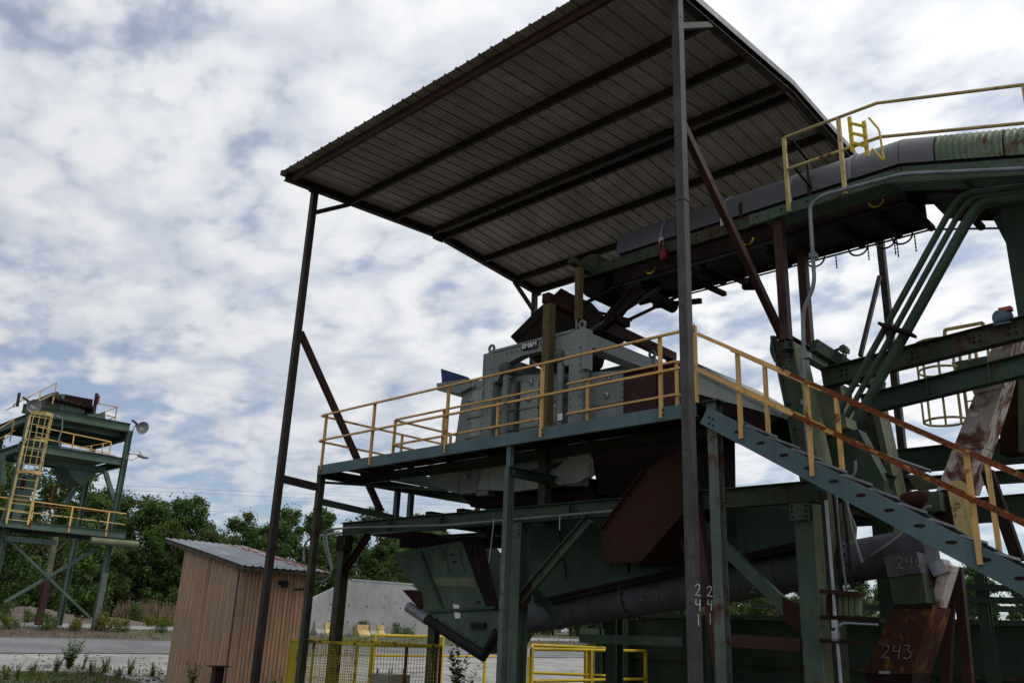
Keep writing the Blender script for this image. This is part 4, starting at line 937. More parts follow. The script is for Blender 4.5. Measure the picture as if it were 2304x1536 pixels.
# perforated yellow guard and gear drive
gd = thing('chain_guard', 'pale yellow perforated chain guard behind the stair rail', 'guard', PY(2170, 1220, 11.75))
yv = 11.75
MB().prism([PY(a, b, yv) for a, b in ((2130, 1092), (2158, 1080), (2196, 1216), (2150, 1192))], (0, .02, 0)).build('side_plate', 'yellow_pale', gd)
g0, g1, g2, g3 = [PY(a, b, yv-.01) for a, b in ((2160, 1082), (2180, 1094), (2203, 1222), (2192, 1216))]
mb = MB()
for i in range(19):
    t = i/18; mb.bar(lerp(g0, g3, t), lerp(g1, g2, t), .012, .022)
for t in (0, .25, .5, .75, 1): mb.bar(lerp(g0, g1, t), lerp(g3, g2, t), .016, .014)
o = mb.build('perforated_panel', 'yellow_pale', gd); o['kind'] = 'stuff'
MB().prism([g0+V((0, .06, 0)), g1+V((0, .06, 0)), g2+V((0, .06, 0)), g3+V((0, .06, 0))], (0, .01, 0)).build('inner_shade_sheet', 'black', gd)  # black sheet standing for the shade inside the guard, seen through the holes
gr = thing('gear_drive', 'old green gear drive with a rusty coupling left of the yellow guard', 'gearbox', PY(2100, 1150, 12.3))
MB().lathe([(0, -.18), (.11, -.18), (.13, -.1), (.13, .1), (.11, .18), (0, .18)], PY(2062, 1125, 12.3), (1, 0, .1), 16).build('coupling', 'rust', gr, 40)
MB().box(tuple(PY(2080, 1150, 12.2)), tuple(PY(2112, 1104, 12.2)+V((0, .35, 0)))).build('gear_case', 'green_rust', gr)
MB().prism([PY(a, b, 12.4) for a, b in ((2105, 1105), (2135, 1098), (2160, 1175), (2100, 1180))], (0, .4, 0)).build('housing', 'rust_dark', gr)
MB().tube(fillet([PY(a, b, 12.1) for a, b in ((2095, 1138), (2080, 1142), (2070, 1160), (2020, 1210), (1960, 1250))], .15), .022, 6).build('cable', 'galv_dull', gr, 50)

# conduits down the trestle
c3 = thing('conduit_pipe', 'grey conduit bending down from the conveyor walkway past the slanted column', 'conduit', (-5.3, 11.5, 4))
yv = 11.58
path = [PY(a, b, yv) for a, b in ((2420, 372), (2304, 380), (2030, 392), (1850, 440), (1822, 462), (1833, 640), (1806, 700), (1812, 940), (1830, 1150))]
MB().tube(fillet(path, .16), .032, 8).build('pipe', 'galv_dull', c3, 50)
for a, b in ((1830, 575), (1812, 905), (1815, 800)): 
    p = PY(a, b, yv); MB().box(tuple(p-V((.05, .04, .04))), tuple(p+V((.05, .06, .04)))).build('clamp', 'galv_dull', c3)
c4 = thing('conduit_pipe', 'vertical conduit with fittings beside the thick green column', 'conduit', (-5, 11.1, 0))
yv = 11.08
MB().tube([PY(1858, 1125, yv), PY(1880, 1390, yv), V((PY(1880, 1390, yv).x+.01, yv, 0))], .024, 8).build('pipe', 'galv', c4, 50)
for b in (1400, 1430): 
    p = PY(1881, b, yv); MB().box(tuple(p-V((.04, .04, .06))), tuple(p+V((.04, .04, .06)))).build('fitting', 'galv', c4)
MB().tube(fillet([PY(1886, 1408, yv), PY(1900, 1400, yv), PY(1930, 1402, yv), PY(1975, 1404, yv)], .05), .02, 8).build('branch_pipe', 'galv', c4, 50)
c5 = thing('conduit_bundle', 'bunch of dark cables hanging from the trestle beside the vertical conduit', 'cables', (-4.9, 11.5, 2.3))
for i, (a, b) in enumerate((((1868, 1060), (1892, 1330)), ((1880, 1085), (1905, 1330)), ((1892, 1095), (1918, 1325)), ((1904, 1120), (1940, 1265)))):
    m_ = ((a[0]+b[0])/2+random.uniform(-8, 8), (a[1]+b[1])/2)
    MB().tube(fillet([PY(*a, 11.55+i*.05), PY(*m_, 11.5+i*.05), PY(*b, 11.55+i*.05)], .5), .02, 6).build('cable', 'galv_dull' if i % 2 else 'black', c5, 50)
MB().tube(fillet([PY(a, b, 12.2) for a, b in ((1925, 1035), (1925, 1062), (1915, 1075), (1895, 1060))], .1), .022, 6).build('cable_loop', 'galv_dull', c5, 50)
sh = thing('cable_shelf', 'rusty bracket shelf with ribbed green panels on the thick green column', 'shelf', PY(1900, 1340, 11.2))
for yv_, m_ in ((1330, 'rust'), (1388, 'rust_dark'), (1440, 'rust_dark')):
    MB().bar(PY(1852, yv_, 11.15), PY(1938 if yv_ < 1340 else 1985, yv_+6, 11.15), .22, .05).build('shelf_angle', m_, sh)
for i in range(6): MB().bar(PY(1866+i*13, 1338, 11.2), PY(1867+i*13, 1384, 11.2), .06, .06).build('panel_rib', 'rust' if i == 0 else 'green_pale', sh)
MB().prism([PY(a, b, 11.27) for a, b in ((1862, 1336), (1938, 1338), (1940, 1384), (1864, 1386))], (0, .03, 0)).build('back_panel', 'green', sh)

# ------------------------------------------------------------------ steel bin behind
bn = thing('storage_bin', 'low dark green ribbed steel bin wall behind the frame', 'bin', (-12.5, 17, 0))
x0, x1 = -12.55, 6.0
MB().box((x0, 17.0, 0), (x1, 17.05, 1.94)).build('wall_plate', 'green', bn)
MB().bar((x0, 16.97, 1.97), (x1, 16.97, 1.97), .16, .09).build('top_rail', 'green_mid', bn)
MB().bar((x0, 16.97, 1.08), (x1, 16.97, 1.08), .10, .07).build('mid_rail', 'green_rust', bn)
MB().bar((x0, 16.97, .14), (x1, 16.97, .14), .10, .10).build('bottom_rail', 'green_rust', bn)
for x in (x0+.1, -10.3, -8.1, -5.9, -3.7, -1.5): MB().ibeam((x, 16.88, 0), (x, 16.88, 1.92), .14, .14, .012, (0, 1, 0)).build('rib', 'green_mid', bn)
MB().ibeam((-10.0, 16.7, 0), (-10.0, 16.7, 3.4), .18, .18, .014, (0, 1, 0)).build('post', 'green_mid', bn)
chalk('241', (x0+.04, 16.79, 1.36), (1, 0, 0), (0, 0, 1), .14, bn, r=.006)
MB().bar((-11.5, 21, 2.35), (3, 21, 2.35), .12, .12).build('rear_rail', 'green', bn)
MB().box((x0, 21.0, 0), (x1, 21.05, 1.9)).build('rear_plate', 'green', bn)
# ------------------------------------------------------------------ wooden shed
sd_ = thing('wooden_shed', 'small brown board shed with a sloping tin roof behind the canopy column', 'shed', (-18.3, 10.3, 0))
SX, SY, SX2, SY2 = -18.31, 10.31, -21.2, 12.08
def zroof(x): return 2.72+.185*(SX-x)
n = 27; bw = (SX-.14-SX2)/n
for i in range(n):
    x = SX-.14-bw*(i+1); e = random.uniform(-.006, .006)
    a, b = x+.016, x+bw
    lean = .10 if i == 0 else 0
    MB().prism([(a, SY+e, .03), (b, SY+e, .03), (b-.0, SY+e, zroof(b)-.04), (a, SY+e, zroof(a)-.04)], (0, .022, 0)).build('siding_board', 'wood', sd_)
n2 = 17; bw2 = (SY2-SY-.06)/n2
for i in range(n2):
    y = SY+.06+bw2*i; e = random.uniform(-.006, .006)
    MB().box((SX+e, y+.016, .03), (SX+e+.022, y+bw2, zroof(SX)-.06)).build('siding_board', 'wood', sd_)
MB().box((SX2+.02, SY+.05, .02), (SX-.05, SY+.09, 2.55)).build('backing_wall', 'bark', sd_)
MB().box((SX-.07, SY+.10, .02), (SX-.03, SY2, 2.55)).build('backing_wall', 'bark', sd_)
MB().box((SX2, SY+.05, .02), (SX2+.02, SY2, 2.9)).build('back_wall', 'wood', sd_)
MB().box((SX2, SY2, .02), (SX, SY2+.03, 2.6)).build('back_wall', 'wood', sd_)
MB().box((SX-.10, SY+.0, .02), (SX-.02, SY+.06, 2.55)).build('corner_post', 'bark', sd_)
ya, yb_ = SY-.14, SY2+.42; xa, xb = SX+.30, -22.05
for y in (ya+.02, yb_-.06):
    MB().prism([(xa-.02, y, zroof(xa)-.10), (xb, y, zroof(xb)-.10), (xb, y, zroof(xb)-.005), (xa-.02, y, zroof(xa)-.005)], (0, .04, 0)).build('fascia_board', 'bark', sd_)
for y in (SY+.35, SY+.85, SY+1.35, SY2+.05): MB().bar((xa-.03, y, zroof(xa)-.06), (xb+.05, y, zroof(xb)-.06), .05, .09).build('roof_rafter', 'bark', sd_)
MB().box((xa-.03, ya+.07, zroof(xa)-.09), (xa, yb_-.07, zroof(xa)-.015)).build('fascia_board', 'bark', sd_)
ns = 4; wv = (yb_-ya)/ns
for k in range(ns):
    mb = MB(); y0 = ya+k*wv; prof = []
    for r in range(3):
        q = y0+r*wv/3; prof += [(q, 0), (q+.02, .024), (q+.05, .024), (q+.07, 0)]
    prof.append((y0+wv+.01, 0)); m = len(prof); sag = random.uniform(-.01, .012)
    xs = [xa+random.uniform(0, .08), (xa+xb)/2, xb-random.uniform(0, .06)]
    for x in xs:
        for dz in (.006, .009): mb.v += [(x, y, zroof(x)+h+dz+.004*(k % 2)+(sag if x == xs[1] else 0)) for y, h in prof]
    for s in range(2):
        for i in range(m-1):
            a = s*2*m+i; mb.f += [(a, a+1, a+2*m+1, a+2*m), (a+m, a+3*m, a+3*m+1, a+m+1)]
    for i in range(m-1):
        mb.f += [(i, m+i, m+i+1, i+1), (4*m+i, 4*m+i+1, 5*m+i+1, 5*m+i)]
    mb.build('roof_sheet', 'shed_roof' if k < 3 else 'shed_roof_rust', sd_)
lm = MB().box((SX+.025, 11.28, 2.32), (SX+.10, 11.50, 2.42)).build('wall_lamp', 'black', sd_)
MB().box((SX+.10, 11.32, 2.27), (SX+.16, 11.46, 2.33)).build('lamp_hood', 'black', lm)
bo = thing('steel_stub', 'short rusty steel beam stub with a cap plate in front of the shed', 'bollard', (-17.0, 9.7, 0))
bp = PY(492, 1497, 9.7)
MB().ibeam((bp.x, 9.7, 0), (bp.x, 9.7, bp.z-.02), .16, .20, .014, (0, 1, 0)).build('stub', 'maroon', bo)
MB().box((bp.x-.16, 9.52, bp.z-.018), (bp.x+.16, 9.88, bp.z+.004)).build('cap_plate', 'rust', bo)

# ------------------------------------------------------------------ yellow mesh guard round the column feet
YG = 10.75
cg = thing('mesh_guard', 'grimy yellow wire mesh guard box round the column feet', 'guard', (-16.5, YG, 0))
gxa, gxb = PY(655, 1437, YG).x, PY(838, 1446, YG).x; gz = 1.17; gy2 = YG+1.75
def mesh_panel(p, q, z0, z1, st=.055):
    p, q = V(p), V(q); mb = MB(); Lq = (q-p).length; n = int(Lq/st)
    for i in range(n+1):
        a = p.lerp(q, i/n); mb.bar((a.x, a.y, z0), (a.x, a.y, z1), .007, .007)
    m = int((z1-z0)/st)
    for i in range(m+1):
        z = z0+(z1-z0)*i/m; mb.bar((p.x, p.y, z), (q.x, q.y, z), .007, .007)
    o = mb.build('wire_mesh', 'yellow_mesh', cg); o['kind'] = 'stuff'
xs = [gxa, gxa+.62, gxa+.86, gxb]
for x in xs: MB().bar((x, YG, 0), (x, YG, gz), .045, .045).build('post', 'yellow_mesh', cg)
for y in (YG+.85, gy2): MB().bar((gxb, y, 0), (gxb, y, gz), .045, .045).build('post', 'rust_orange', cg)
MB().bar((gxa, gy2, 0), (gxa, gy2, gz), .045, .045).build('post', 'yellow_mesh', cg)
for a, b in (((gxa, YG), (gxb, YG)), ((gxb, YG), (gxb, gy2)), ((gxa, YG), (gxa, gy2)), ((gxa, gy2), (gxb, gy2))):
    MB().bar((*a, gz), (*b, gz), .06, .05).build('top_bar', 'yellow_mesh', cg); MB().bar((*a, .12), (*b, .12), .05, .05).build('bottom_bar', 'yellow_mesh', cg)
mesh_panel((gxa, YG, 0), (gxb, YG, 0), .14, gz-.03, .05); mesh_panel((gxb, YG, 0), (gxb, gy2, 0), .14, gz-.03, .075); mesh_panel((gxa, YG, 0), (gxa, gy2, 0), .14, gz-.03)
MB().prism([(gxa+.02, YG-.012, .16), (gxa+.42, YG-.012, .16), (gxa+.50, YG-.012, .5), (gxa+.40, YG-.012, gz-.05), (gxa+.02, YG-.012, gz-.05)], (0, .006, 0)).build('sheet_patch', 'yellow_mesh', cg)
bx_ = thing('concrete_pedestal', 'square concrete pedestal inside the yellow mesh guard', 'pedestal', (gxb-.45, YG+.9, 0))
MB().prism([(gxb-.75, YG+.6, 0), (gxb-.2, YG+.6, 0), (gxb-.2, YG+1.15, 0), (gxb-.75, YG+1.15, 0)], (0, 0, .62)).build('block', 'wall', bx_)
for i in range(2):
    for j in range(2): MB().tube([(gxb-.66+.36*i, YG+.7+.36*j, .62), (gxb-.66+.36*i, YG+.7+.36*j, .72)], .015, 6).build('anchor_bolt', 'rust_dark', bx_)

# yellow safety rails
ra = thing('safety_rail', 'bright yellow safety rail standing behind the green tail hopper', 'railing', (-17.3, 13.5, 0))
XA = -17.3
pa = [PX(a, 1432, XA).y for a in (842, 995, 1092, 1190)]
ztp = PX(930, 1430, XA).z
MB().tube([(XA, pa[0], ztp), (XA, pa[1], ztp)], .032, 8).build('top_rail', 'yellow_safety', ra, 50)
MB().tube([(XA, pa[0], ztp-.46), (XA, pa[3], ztp-.46)], .028, 8).build('mid_rail', 'yellow_safety', ra, 50)
for k, y in enumerate(pa): MB().bar((XA+.03, y, 0), (XA+.03, y, ztp if k < 2 else ztp-.44), .06, .06).build('post', 'yellow_safety', ra)
rg = thing('safety_gate', 'bright yellow tube barrier between the big green columns', 'railing', (-11.9, 14, 0))
XG = -11.9
gy = [PX(1197, 1460, XG).y, PX(1330, 1460, XG).y, PX(1452, 1461, XG).y]; gz1 = PX(1300, 1461, XG).z
for z in (gz1, gz1-.58): MB().tube([(XG, gy[0], z), (XG, gy[2], z)], .032, 8).build('rail', 'yellow_safety', rg, 50)
for y in gy: MB().bar((XG, y, 0), (XG, y, gz1+.01), .06, .06).build('post', 'yellow_safety', rg)
XG2 = -13.0
for b in (1450, 1512): 
    MB().tube([PX(1197, b, XG2), PX(1382, b+8, XG2)], .03, 8).build('rear_rail', 'yellow_safety', rg, 50)
p_ = PX(1318, 1456, XG2); MB().bar((XG2, p_.y, 0), (XG2, p_.y, p_.z), .06, .06).build('post', 'yellow_safety', rg)
for z in (gz1, gz1-.58): MB().tube([(XG, gy[0], z), (XG2, PX(1197, 1450, XG2).y, z+.04)], .03, 8).build('end_rail', 'yellow_safety', rg, 50)
yb1 = thing('yellow_bollard', 'thick yellow pipe bollard behind the yellow tube barrier', 'bollard', PX(1327, 1530, -14.0))
pb_ = PX(1327, 1424, -14.0); MB().tube([(pb_.x, pb_.y, 0), (pb_.x, pb_.y, pb_.z)], .13, 16).build('pipe', 'yellow_pale', yb1, 40)
MB().lathe([(.13, 0), (.10, .05), (0, .07)], (pb_.x, pb_.y, pb_.z), (0, 0, 1), 16).build('cap', 'yellow_pale', yb1, 40)
rf = thing('rear_column', 'green rear column pair beside the thick yellow bollard', 'column', (-13.6, 16.2, 0))
for a in (1352, 1380):
    p_ = PX(a, 1420, -13.6); MB().ibeam((p_.x, p_.y, 0), (p_.x, p_.y, 2.4), .20, .20, .014, (0, 1, 0)).build('column', 'green', rf)
MB().bar((-13.6, PX(1300, 1400, -13.6).y, 1.55), (-13.6, PX(1395, 1400, -13.6).y, 1.55), .12, .18).build('tie', 'green', rf)

# ------------------------------------------------------------------ concrete wall and barrier blocks across the road
XW = -42.0
wl = thing('concrete_wall', 'grey board-marked concrete wall with a sloping end across the road', 'wall', (XW, 33, 1))
wp = [PX(a, b, XW) for a, b in ((704, 1346), (790, 1305), (930, 1307))]
y0, y1 = wp[0].y, wp[2].y
MB().prism([(XW, y0, .6), (XW, y0, wp[0].z), (XW, wp[1].y, wp[1].z), (XW, y1, wp[1].z+.02), (XW, y1, .6)], (-.35, 0, 0)).build('wall_panel', 'wall', wl)
MB().prism([(XW-.05, y1+.02, .6), (XW-.05, y1+.02, wp[1].z-.02), (XW-.05, y1+1.8, 3.0), (XW-.05, y1+2.2, .6)], (-.3, 0, 0)).build('wall_panel', 'concrete', wl)
i = 0; y = y0+.4
while y < y1-.3:
    h = min(wp[0].z+(wp[1].z-wp[0].z)*(y-y0)/(wp[1].y-y0), wp[1].z)-.02
    MB().box((XW, y, .7), (XW+.005, y+.012, h)).build('board_mark', 'wall', wl); y += .62
bk = [(704, 724, 'concrete', 'pale grey barrier block at the foot of the concrete wall, leftmost'), (726, 764, 'yellow_pale', 'long yellow barrier block beside the pale grey one'),
      (800, 826, 'yellow_pale', 'yellow barrier block just right of the rusty green column'), (828, 843, 'concrete', 'small white barrier block between two yellow ones'), (845, 860, 'yellow_pale', 'short dull yellow barrier block, last of the row')]
for a, b, m_, lb in bk:
    ya_, yb2 = PX(a, 1430, -40.6).y, PX(b, 1430, -40.6).y
    t = thing('barrier_block', lb, 'barrier', (-40.6, ya_, .85), 'barrier blocks along the wall')
    h = random.uniform(.62, .75)
    MB().prism([(-40.95, ya_, .84), (-40.25, ya_, .84), (-40.25, ya_, .98), (-40.47, ya_, 1.2), (-40.5, ya_, .84+h), (-40.7, ya_, .84+h), (-40.73, ya_, 1.2), (-40.95, ya_, .98)], (0, yb2-ya_, 0)).build('block', m_, t)

# ------------------------------------------------------------------ distant steel tower
TX, TB = -39.8, -43.6
tw = thing('loading_tower', 'distant green steel tower with decks, yellow rails and a caged ladder', 'tower', (TX, 13.5, .87))
def T(x, y, X=TX): return PX(x*.2604, 840+y*.2604, X)
def tb(name, a, b, w, h, m_='green_mid_lit', X=TX, X2=None, sec='bar'):
    p, q = T(*a, X), T(*b, X if X2 is None else X2); mb = MB()
    (mb.ibeam if sec == 'i' else mb.bar)(p, q, w, h); return mb.build(name, m_, tw)
Yl, Yr = T(190, 700).y, 15.86
for X, Y in ((TX, Yl), (TX, Yr), (TB, Yl+.1), (TB, Yr-.1)):
    MB().ibeam((X, Y, .8), (X, Y, 9.55 if X == TX else 9.2), .22, .22, .02, (0, 1, 0)).build('column', 'green_mid_lit', tw)
MB().bar((TX+.03, Yr, .84), (TX+.03, Yr, 3.2), .22, .24).build('column_sleeve', 'teal_old', tw)
MB().bar((TB+.2, T(490, 1300, TB).y, .84), (TB+.2, T(490, 1300, TB).y, 2.9), .26, .26).build('column_sleeve', 'maroon', tw)
MB().bar((TB+.2, T(490, 1300, TB).y, 2.9), (TB+.2, T(490, 1300, TB).y, 5.0), .22, .22).build('column', 'green_pale', tw)
tb('top_beam', (195, 300), (1120, 470), .22, .38, sec='i')
MB().ibeam((TX, Yl, 9.3), (TX-7, Yl, 9.3), .22, .36).build('top_beam', 'green_mid_lit', tw)
MB().ibeam((TX, Yr, 9.3), (TB, Yr, 9.3), .22, .36).build('top_beam', 'green_mid_lit', tw)
MB().ibeam((TB, Yl, 9.3), (TB, Yr, 9.3), .22, .36).build('top_beam', 'green_mid_lit', tw)
MB().box((TB, Yl+.1, 9.48), (TX-.1, Yr-.1, 9.52)).build('top_deck', 'green_mid_lit', tw)
for k in range(4): MB().bar((TX-.6-k*.9, Yl, 9.36), (TX-.6-k*.9, Yr, 9.36), .12, .20).build('deck_joist', 'green_mid_lit', tw)
zm = T(600, 690).z
for X in (TX, TB): MB().ibeam((X, Yl-.2, zm), (X, Yr, zm), .2, .34).build('mid_beam', 'green_mid_lit', tw)
for Y in (Yl, Yr): MB().ibeam((TX, Y, zm-.05), (TB, Y, zm-.05), .2, .30).build('mid_beam', 'green_mid_lit', tw)
MB().ibeam((TX-.9, Yl, zm-.35), (TX-.9, Yr-.4, zm-.35), .18, .26).build('mid_beam', 'green_mid_lit', tw)
MB().box((TB, Yl, zm+.18), (TX-.12, Yr, zm+.21)).build('mid_deck', 'green_mid_lit', tw)
MB().box((TB+.6, Yl+.9, zm+.25), (TX-1.8, Yr-2.2, 9.0)).build('enclosure', 'green_mid_lit', tw)
# hopper under the mid deck and the slanted chute
hx_ = [T(a, b, TX-1.0) for a, b in ((580, 780), (840, 820), (820, 880), (740, 955), (695, 960), (610, 890))]
MB().prism(hx_, (-1.6, 0, 0)).build('deck_hopper', 'green_mid_lit', tw)
MB().prism([T(a, b, TX-1.2) for a, b in ((190, 860), (355, 900), (345, 1000), (280, 1020), (170, 1270), (60, 1270))], (-.9, 0, 0)).build('slanted_chute', 'green_mid_lit', tw)
MB().prism([T(a, b, TX-1.15) for a, b in ((195, 890), (230, 890), (210, 1000), (170, 1000))], (-.05, 0, 0)).build('chute_stripe', 'rust', tw)
# low platform
zl = T(540, 1350).z
MB().chan((TX+.45, Yl-1.3, zl), (TX+.45, Yr+.45, zl), .08, .30, flip=1).build('platform_beam', 'green_mid_lit', tw)
MB().box((TX-1.0, Yl-1.3, zl-.12), (TX+.44, Yr+.4, zl-.08)).build('platform_deck', 'rust_dark', tw)
MB().ibeam((TX-1.0, Yl-1.3, zl-.1), (TX-1.0, Yr+.4, zl-.1), .12, .26).build('platform_beam', 'green_mid_lit', tw)
MB().bar((TX, Yl, zl-.55), (TX, T(480, 1460).y, zl-.55), .16, .22).build('lower_tie', 'green_mid_lit', tw)
pp = T(780, 1440, TX+.6); pq = T(1190, 1478, TX+.6)
MB().tube([pp, pq], .15, 14).build('drain_pipe', 'green_pale', tw, 40)
# braces
def Z2(x, y, X=TX): return PX(x*.2578, 1140+y*.2578, X)
for a, b in (((60, 290), (780, 980)), ((40, 840), (870, 360)), ((1010, 350), (930, 500))):
    MB().angle(Z2(*a), Z2(*b), .12, .02).build('cross_brace', 'green_mid_lit', tw)
tb('knee_brace', (910, 850), (990, 1110), .16, .18, 'green_mid_lit', TX-.05); tb('knee_brace', (690, 930), (570, 1130), .16, .16, 'green_mid_lit', TB)
tb('knee_brace', (20, 690), (30, 960), .16, .18, 'green_mid_lit', TX-.05)
tb('knee_brace', (830, 885), (900, 850), .08, .08, 'green_mid_lit', TX-.3)
# rails of the tower
def trail(a, b, m_='yellow', X=TX+.45, name='rail', r=.045): MB().bar(T(*a, X), T(*b, X), r, r).build(name, m_, tw)
trail((0, 1065), (1090, 1210), 'yellow'); trail((0, 1165), (1075, 1302), 'yellow_pale')
for a, b in (((85, 1075), (55, 1300)), ((290, 1100), (260, 1335)), ((630, 1145), (590, 1370)), ((945, 1190), (910, 1405))): trail(a, b, 'yellow', name='rail_post', r=.06)
trail((300, 1140), (960, 1200), 'yellow_rust', TX-1.0); trail((440, 1110), (410, 1330), 'yellow_rust', TX-1.0, 'rail_post')
trail((470, 950), (440, 1110), 'yellow_rust', TX-1.0, 'rail_post', .08)
MB().box(tuple(T(485, 1040, TX-.9)), tuple(T(510, 990, TX-.9)+V((.1, 0, 0)))).build('junction_box', 'galv', tw)
for a, b in (((310, 455), (960, 590)), ((310, 545), (940, 690)), ((640, 520), (622, 655)), ((960, 590), (942, 705)), ((790, 620), (785, 690)), ((890, 605), (877, 705))): trail(a, b, 'yellow', TX-.02)
trail((690, 640), (890, 605), 'yellow', TX-.6); trail((960, 590), (885, 605), 'yellow', TX-.05)
for a, b in (((850, 258), (1012, 292)), ((915, 360), (1000, 380)), ((1012, 292), (992, 415)), ((905, 330), (1012, 292)), ((925, 405), (995, 375))): trail(a, b, 'yellow_pale', TX-1.4)
for a, b in (((120, 268), (490, 82)), ((330, 240), (480, 165)), ((490, 82), (452, 262)), ((352, 155), (338, 235)), ((50, 318), (130, 275)), ((120, 268), (118, 295))): trail(a, b, 'yellow_pale', TX-.6)
for a, b in (((0, 470), (120, 400)), ((0, 560), (130, 490)), ((120, 410), (85, 590)), ((20, 580), (80, 540))): trail(a, b, 'yellow', TX-1.2)
tb('mast', (168, 168), (148, 285), .10, .10, 'dark', TX-.5); tb('mast', (838, 172), (810, 340), .12, .12, 'dark', TX-.8)
MB().box(tuple(T(830, 265, TX-.7)), tuple(T(858, 195, TX-.7)+V((.1, 0, 0)))).build('switch_box', 'yellow_rust', tw)
# machinery on top
for q, m_ in ((((385, 290), (400, 185), (480, 155), (510, 160), (520, 310)), 'green_rust'), (((520, 310), (530, 175), (560, 175), (550, 318)), 'green_mid_lit'),
              (((560, 200), (735, 230), (735, 260), (565, 240)), 'rust_dark'), (((735, 340), (740, 225), (800, 225), (800, 350)), 'rust_dark'),
              (((565, 250), (735, 290), (730, 345), (555, 315)), 'green_mid_lit'), (((755, 335), (890, 350), (910, 325), (910, 395), (880, 395), (755, 370)), 'green_mid_lit')):
    MB().prism([T(a, b, TX-1.2) for a, b in q], (-1.3, 0, 0)).build('drive_machinery', m_, tw)
for k in range(7):
    MB().lathe([(0, 0), (.10, 0), (.10, .25), (0, .25)], T(430+k*55, 215+k*14, TX-1.1), (0, 1, .2), 10).build('drive_roller', 'rust_dark', tw, 40)
tb('drive_shaft', (560, 190), (800, 235), .10, .10, 'rust_dark', TX-1.3)
# caged ladder
XLd = TX+.55
la, lb_, ra_, rb2 = (265, 345), (60, 1290), (440, 372), (240, 1305)
for a, b in ((la, lb_), (ra_, rb2)):
    p, q = T(*a, XLd), T(*b, XLd); q = V((p.x, p.y-.02, q.z)); MB().bar(p, q, .07, .08).build('ladder_stile', 'yellow_pale', tw)
pl, pr = T(*la, XLd), T(*ra_, XLd); zb0 = T(*lb_, XLd).z
pl.y = pl.y; z = zb0+.15
while z < pl.z: MB().bar((XLd, pl.y, z), (XLd, pr.y, z), .03, .03).build('ladder_rung', 'yellow_pale', tw); z += .33
cyc = (pl.y+pr.y)/2; rc = (pr.y-pl.y)/2
def arc(z, h, mat='yellow_pale'):
    pts = [V((XLd+math.sin(t)*rc*1.7, cyc-math.cos(t)*rc*1.06, z)) for t in [math.pi*i/12 for i in range(13)]]
    mb = MB()
    for a, b in zip(pts, pts[1:]): mb.bar(a, b, .015, h)
    mb.build('cage_hoop', mat, tw)
zt0, zt2 = pl.z-.02, T(150, 850, XLd).z
for z, h, m_ in ((zt0, .14, 'yellow_pale'), ((zt0+zt2)/2+.1, .08, 'yellow_pale'), (zt2, .12, 'yellow')): arc(z, h, m_)
for k in range(1, 6):
    t = math.pi*k/6; MB().bar((XLd+math.sin(t)*rc*1.7, cyc-math.cos(t)*rc*1.06, zt2), (XLd+math.sin(t)*rc*1.7, cyc-math.cos(t)*rc*1.06, zt0), .045, .02).build('cage_strap', 'yellow_pale', tw)
MB().tube(fillet([T(a, b, TX+.1) for a, b in ((480, 368), (540, 380), (535, 500), (505, 560), (510, 630), (700, 660), (1000, 715))], .3), .03, 6).build('conduit', 'galv_dull', tw, 50)
# lamps on the tower
def flood(px, lb, ax, X, cat='lamp'):
    c = T(*px, X); t = thing('flood_lamp', lb, cat, c); ax = V(ax).normalized()
    MB().lathe([(.02, -.22), (.10, -.20), (.24, -.02), (.30, .12), (.29, .12), (.22, -.01), (.08, -.16), (.02, -.17)], c, ax, 20).build('reflector', 'lamp', t, 40)
    MB().lathe([(0, -.42), (.11, -.40), (.12, -.22), (0, -.20)], c, ax, 12).build('ballast', 'dark', t, 40)
    MB().bar(c-ax*.3+V((0, 0, .05)), c-ax*.25+V((0, -.35, .22)), .09, .07).build('arm', 'dark', t)
flood((285, 275), 'round floodlight on the left corner of the distant tower', (.9, .15, -.35), TX+.5)
flood((1222, 465), 'round floodlight on the right corner of the distant tower', (.92, .12, -.3), TX+.2)
sl_ = thing('street_lamp', 'flat-headed street lamp on a curved arm on the distant tower', 'lamp', T(1100, 720))
MB().tube(fillet([T(a, b) for a, b in ((1090, 745), (1105, 700), (1140, 688), (1190, 700))], .2), .035, 8).build('arm', 'galv', sl_, 50)
p, q = T(1185, 700), T(1285, 730); d = (q-p)
mb = MB(); up = V((0, 0, 1)); s_ = V((1, 0, 0))
rings = [(0, .03, .04), (.2, .12, .10), (.6, .15, .10), (.9, .11, .06), (1, .03, .02)]
for t, wv_, hv in rings:
    c = p+d*t; mb.v += [tuple(c+s_*math.cos(a)*wv_+up*math.sin(a)*hv) for a in [2*math.pi*i/10 for i in range(10)]]
for i in range(4):
    for j in range(10): mb.f.append((i*10+j, i*10+(j+1) % 10, (i+1)*10+(j+1) % 10, (i+1)*10+j))
mb.build('lamp_head', 'galv', sl_, 60)
MB().tube(fillet([T(a, b) for a, b in ((1160, 455), (1125, 600), (1118, 655), (1150, 675), (1210, 670), (1218, 695))], .25), .018, 6).build('cable', 'galv_dull', sl_)
MB().tube(fillet([T(a, b) for a, b in ((1195, 720), (1140, 752), (1090, 735))], .2), .014, 6).build('cable', 'black', sl_)

# power lines far behind
for k, (ya2, yb3) in enumerate(((1086, 1128), (1096, 1137))):
    o = MB().tube([PX(x_, lerp(ya2, yb3, (x_-150)/900), -75) for x_ in range(-300, 1500, 100)], .010, 5).build('power_line', 'galv_dull')
    tag(o, 'thin distant power line above the wood, ' + ('the upper one' if k == 0 else 'the lower one'), 'power line', 'power lines')
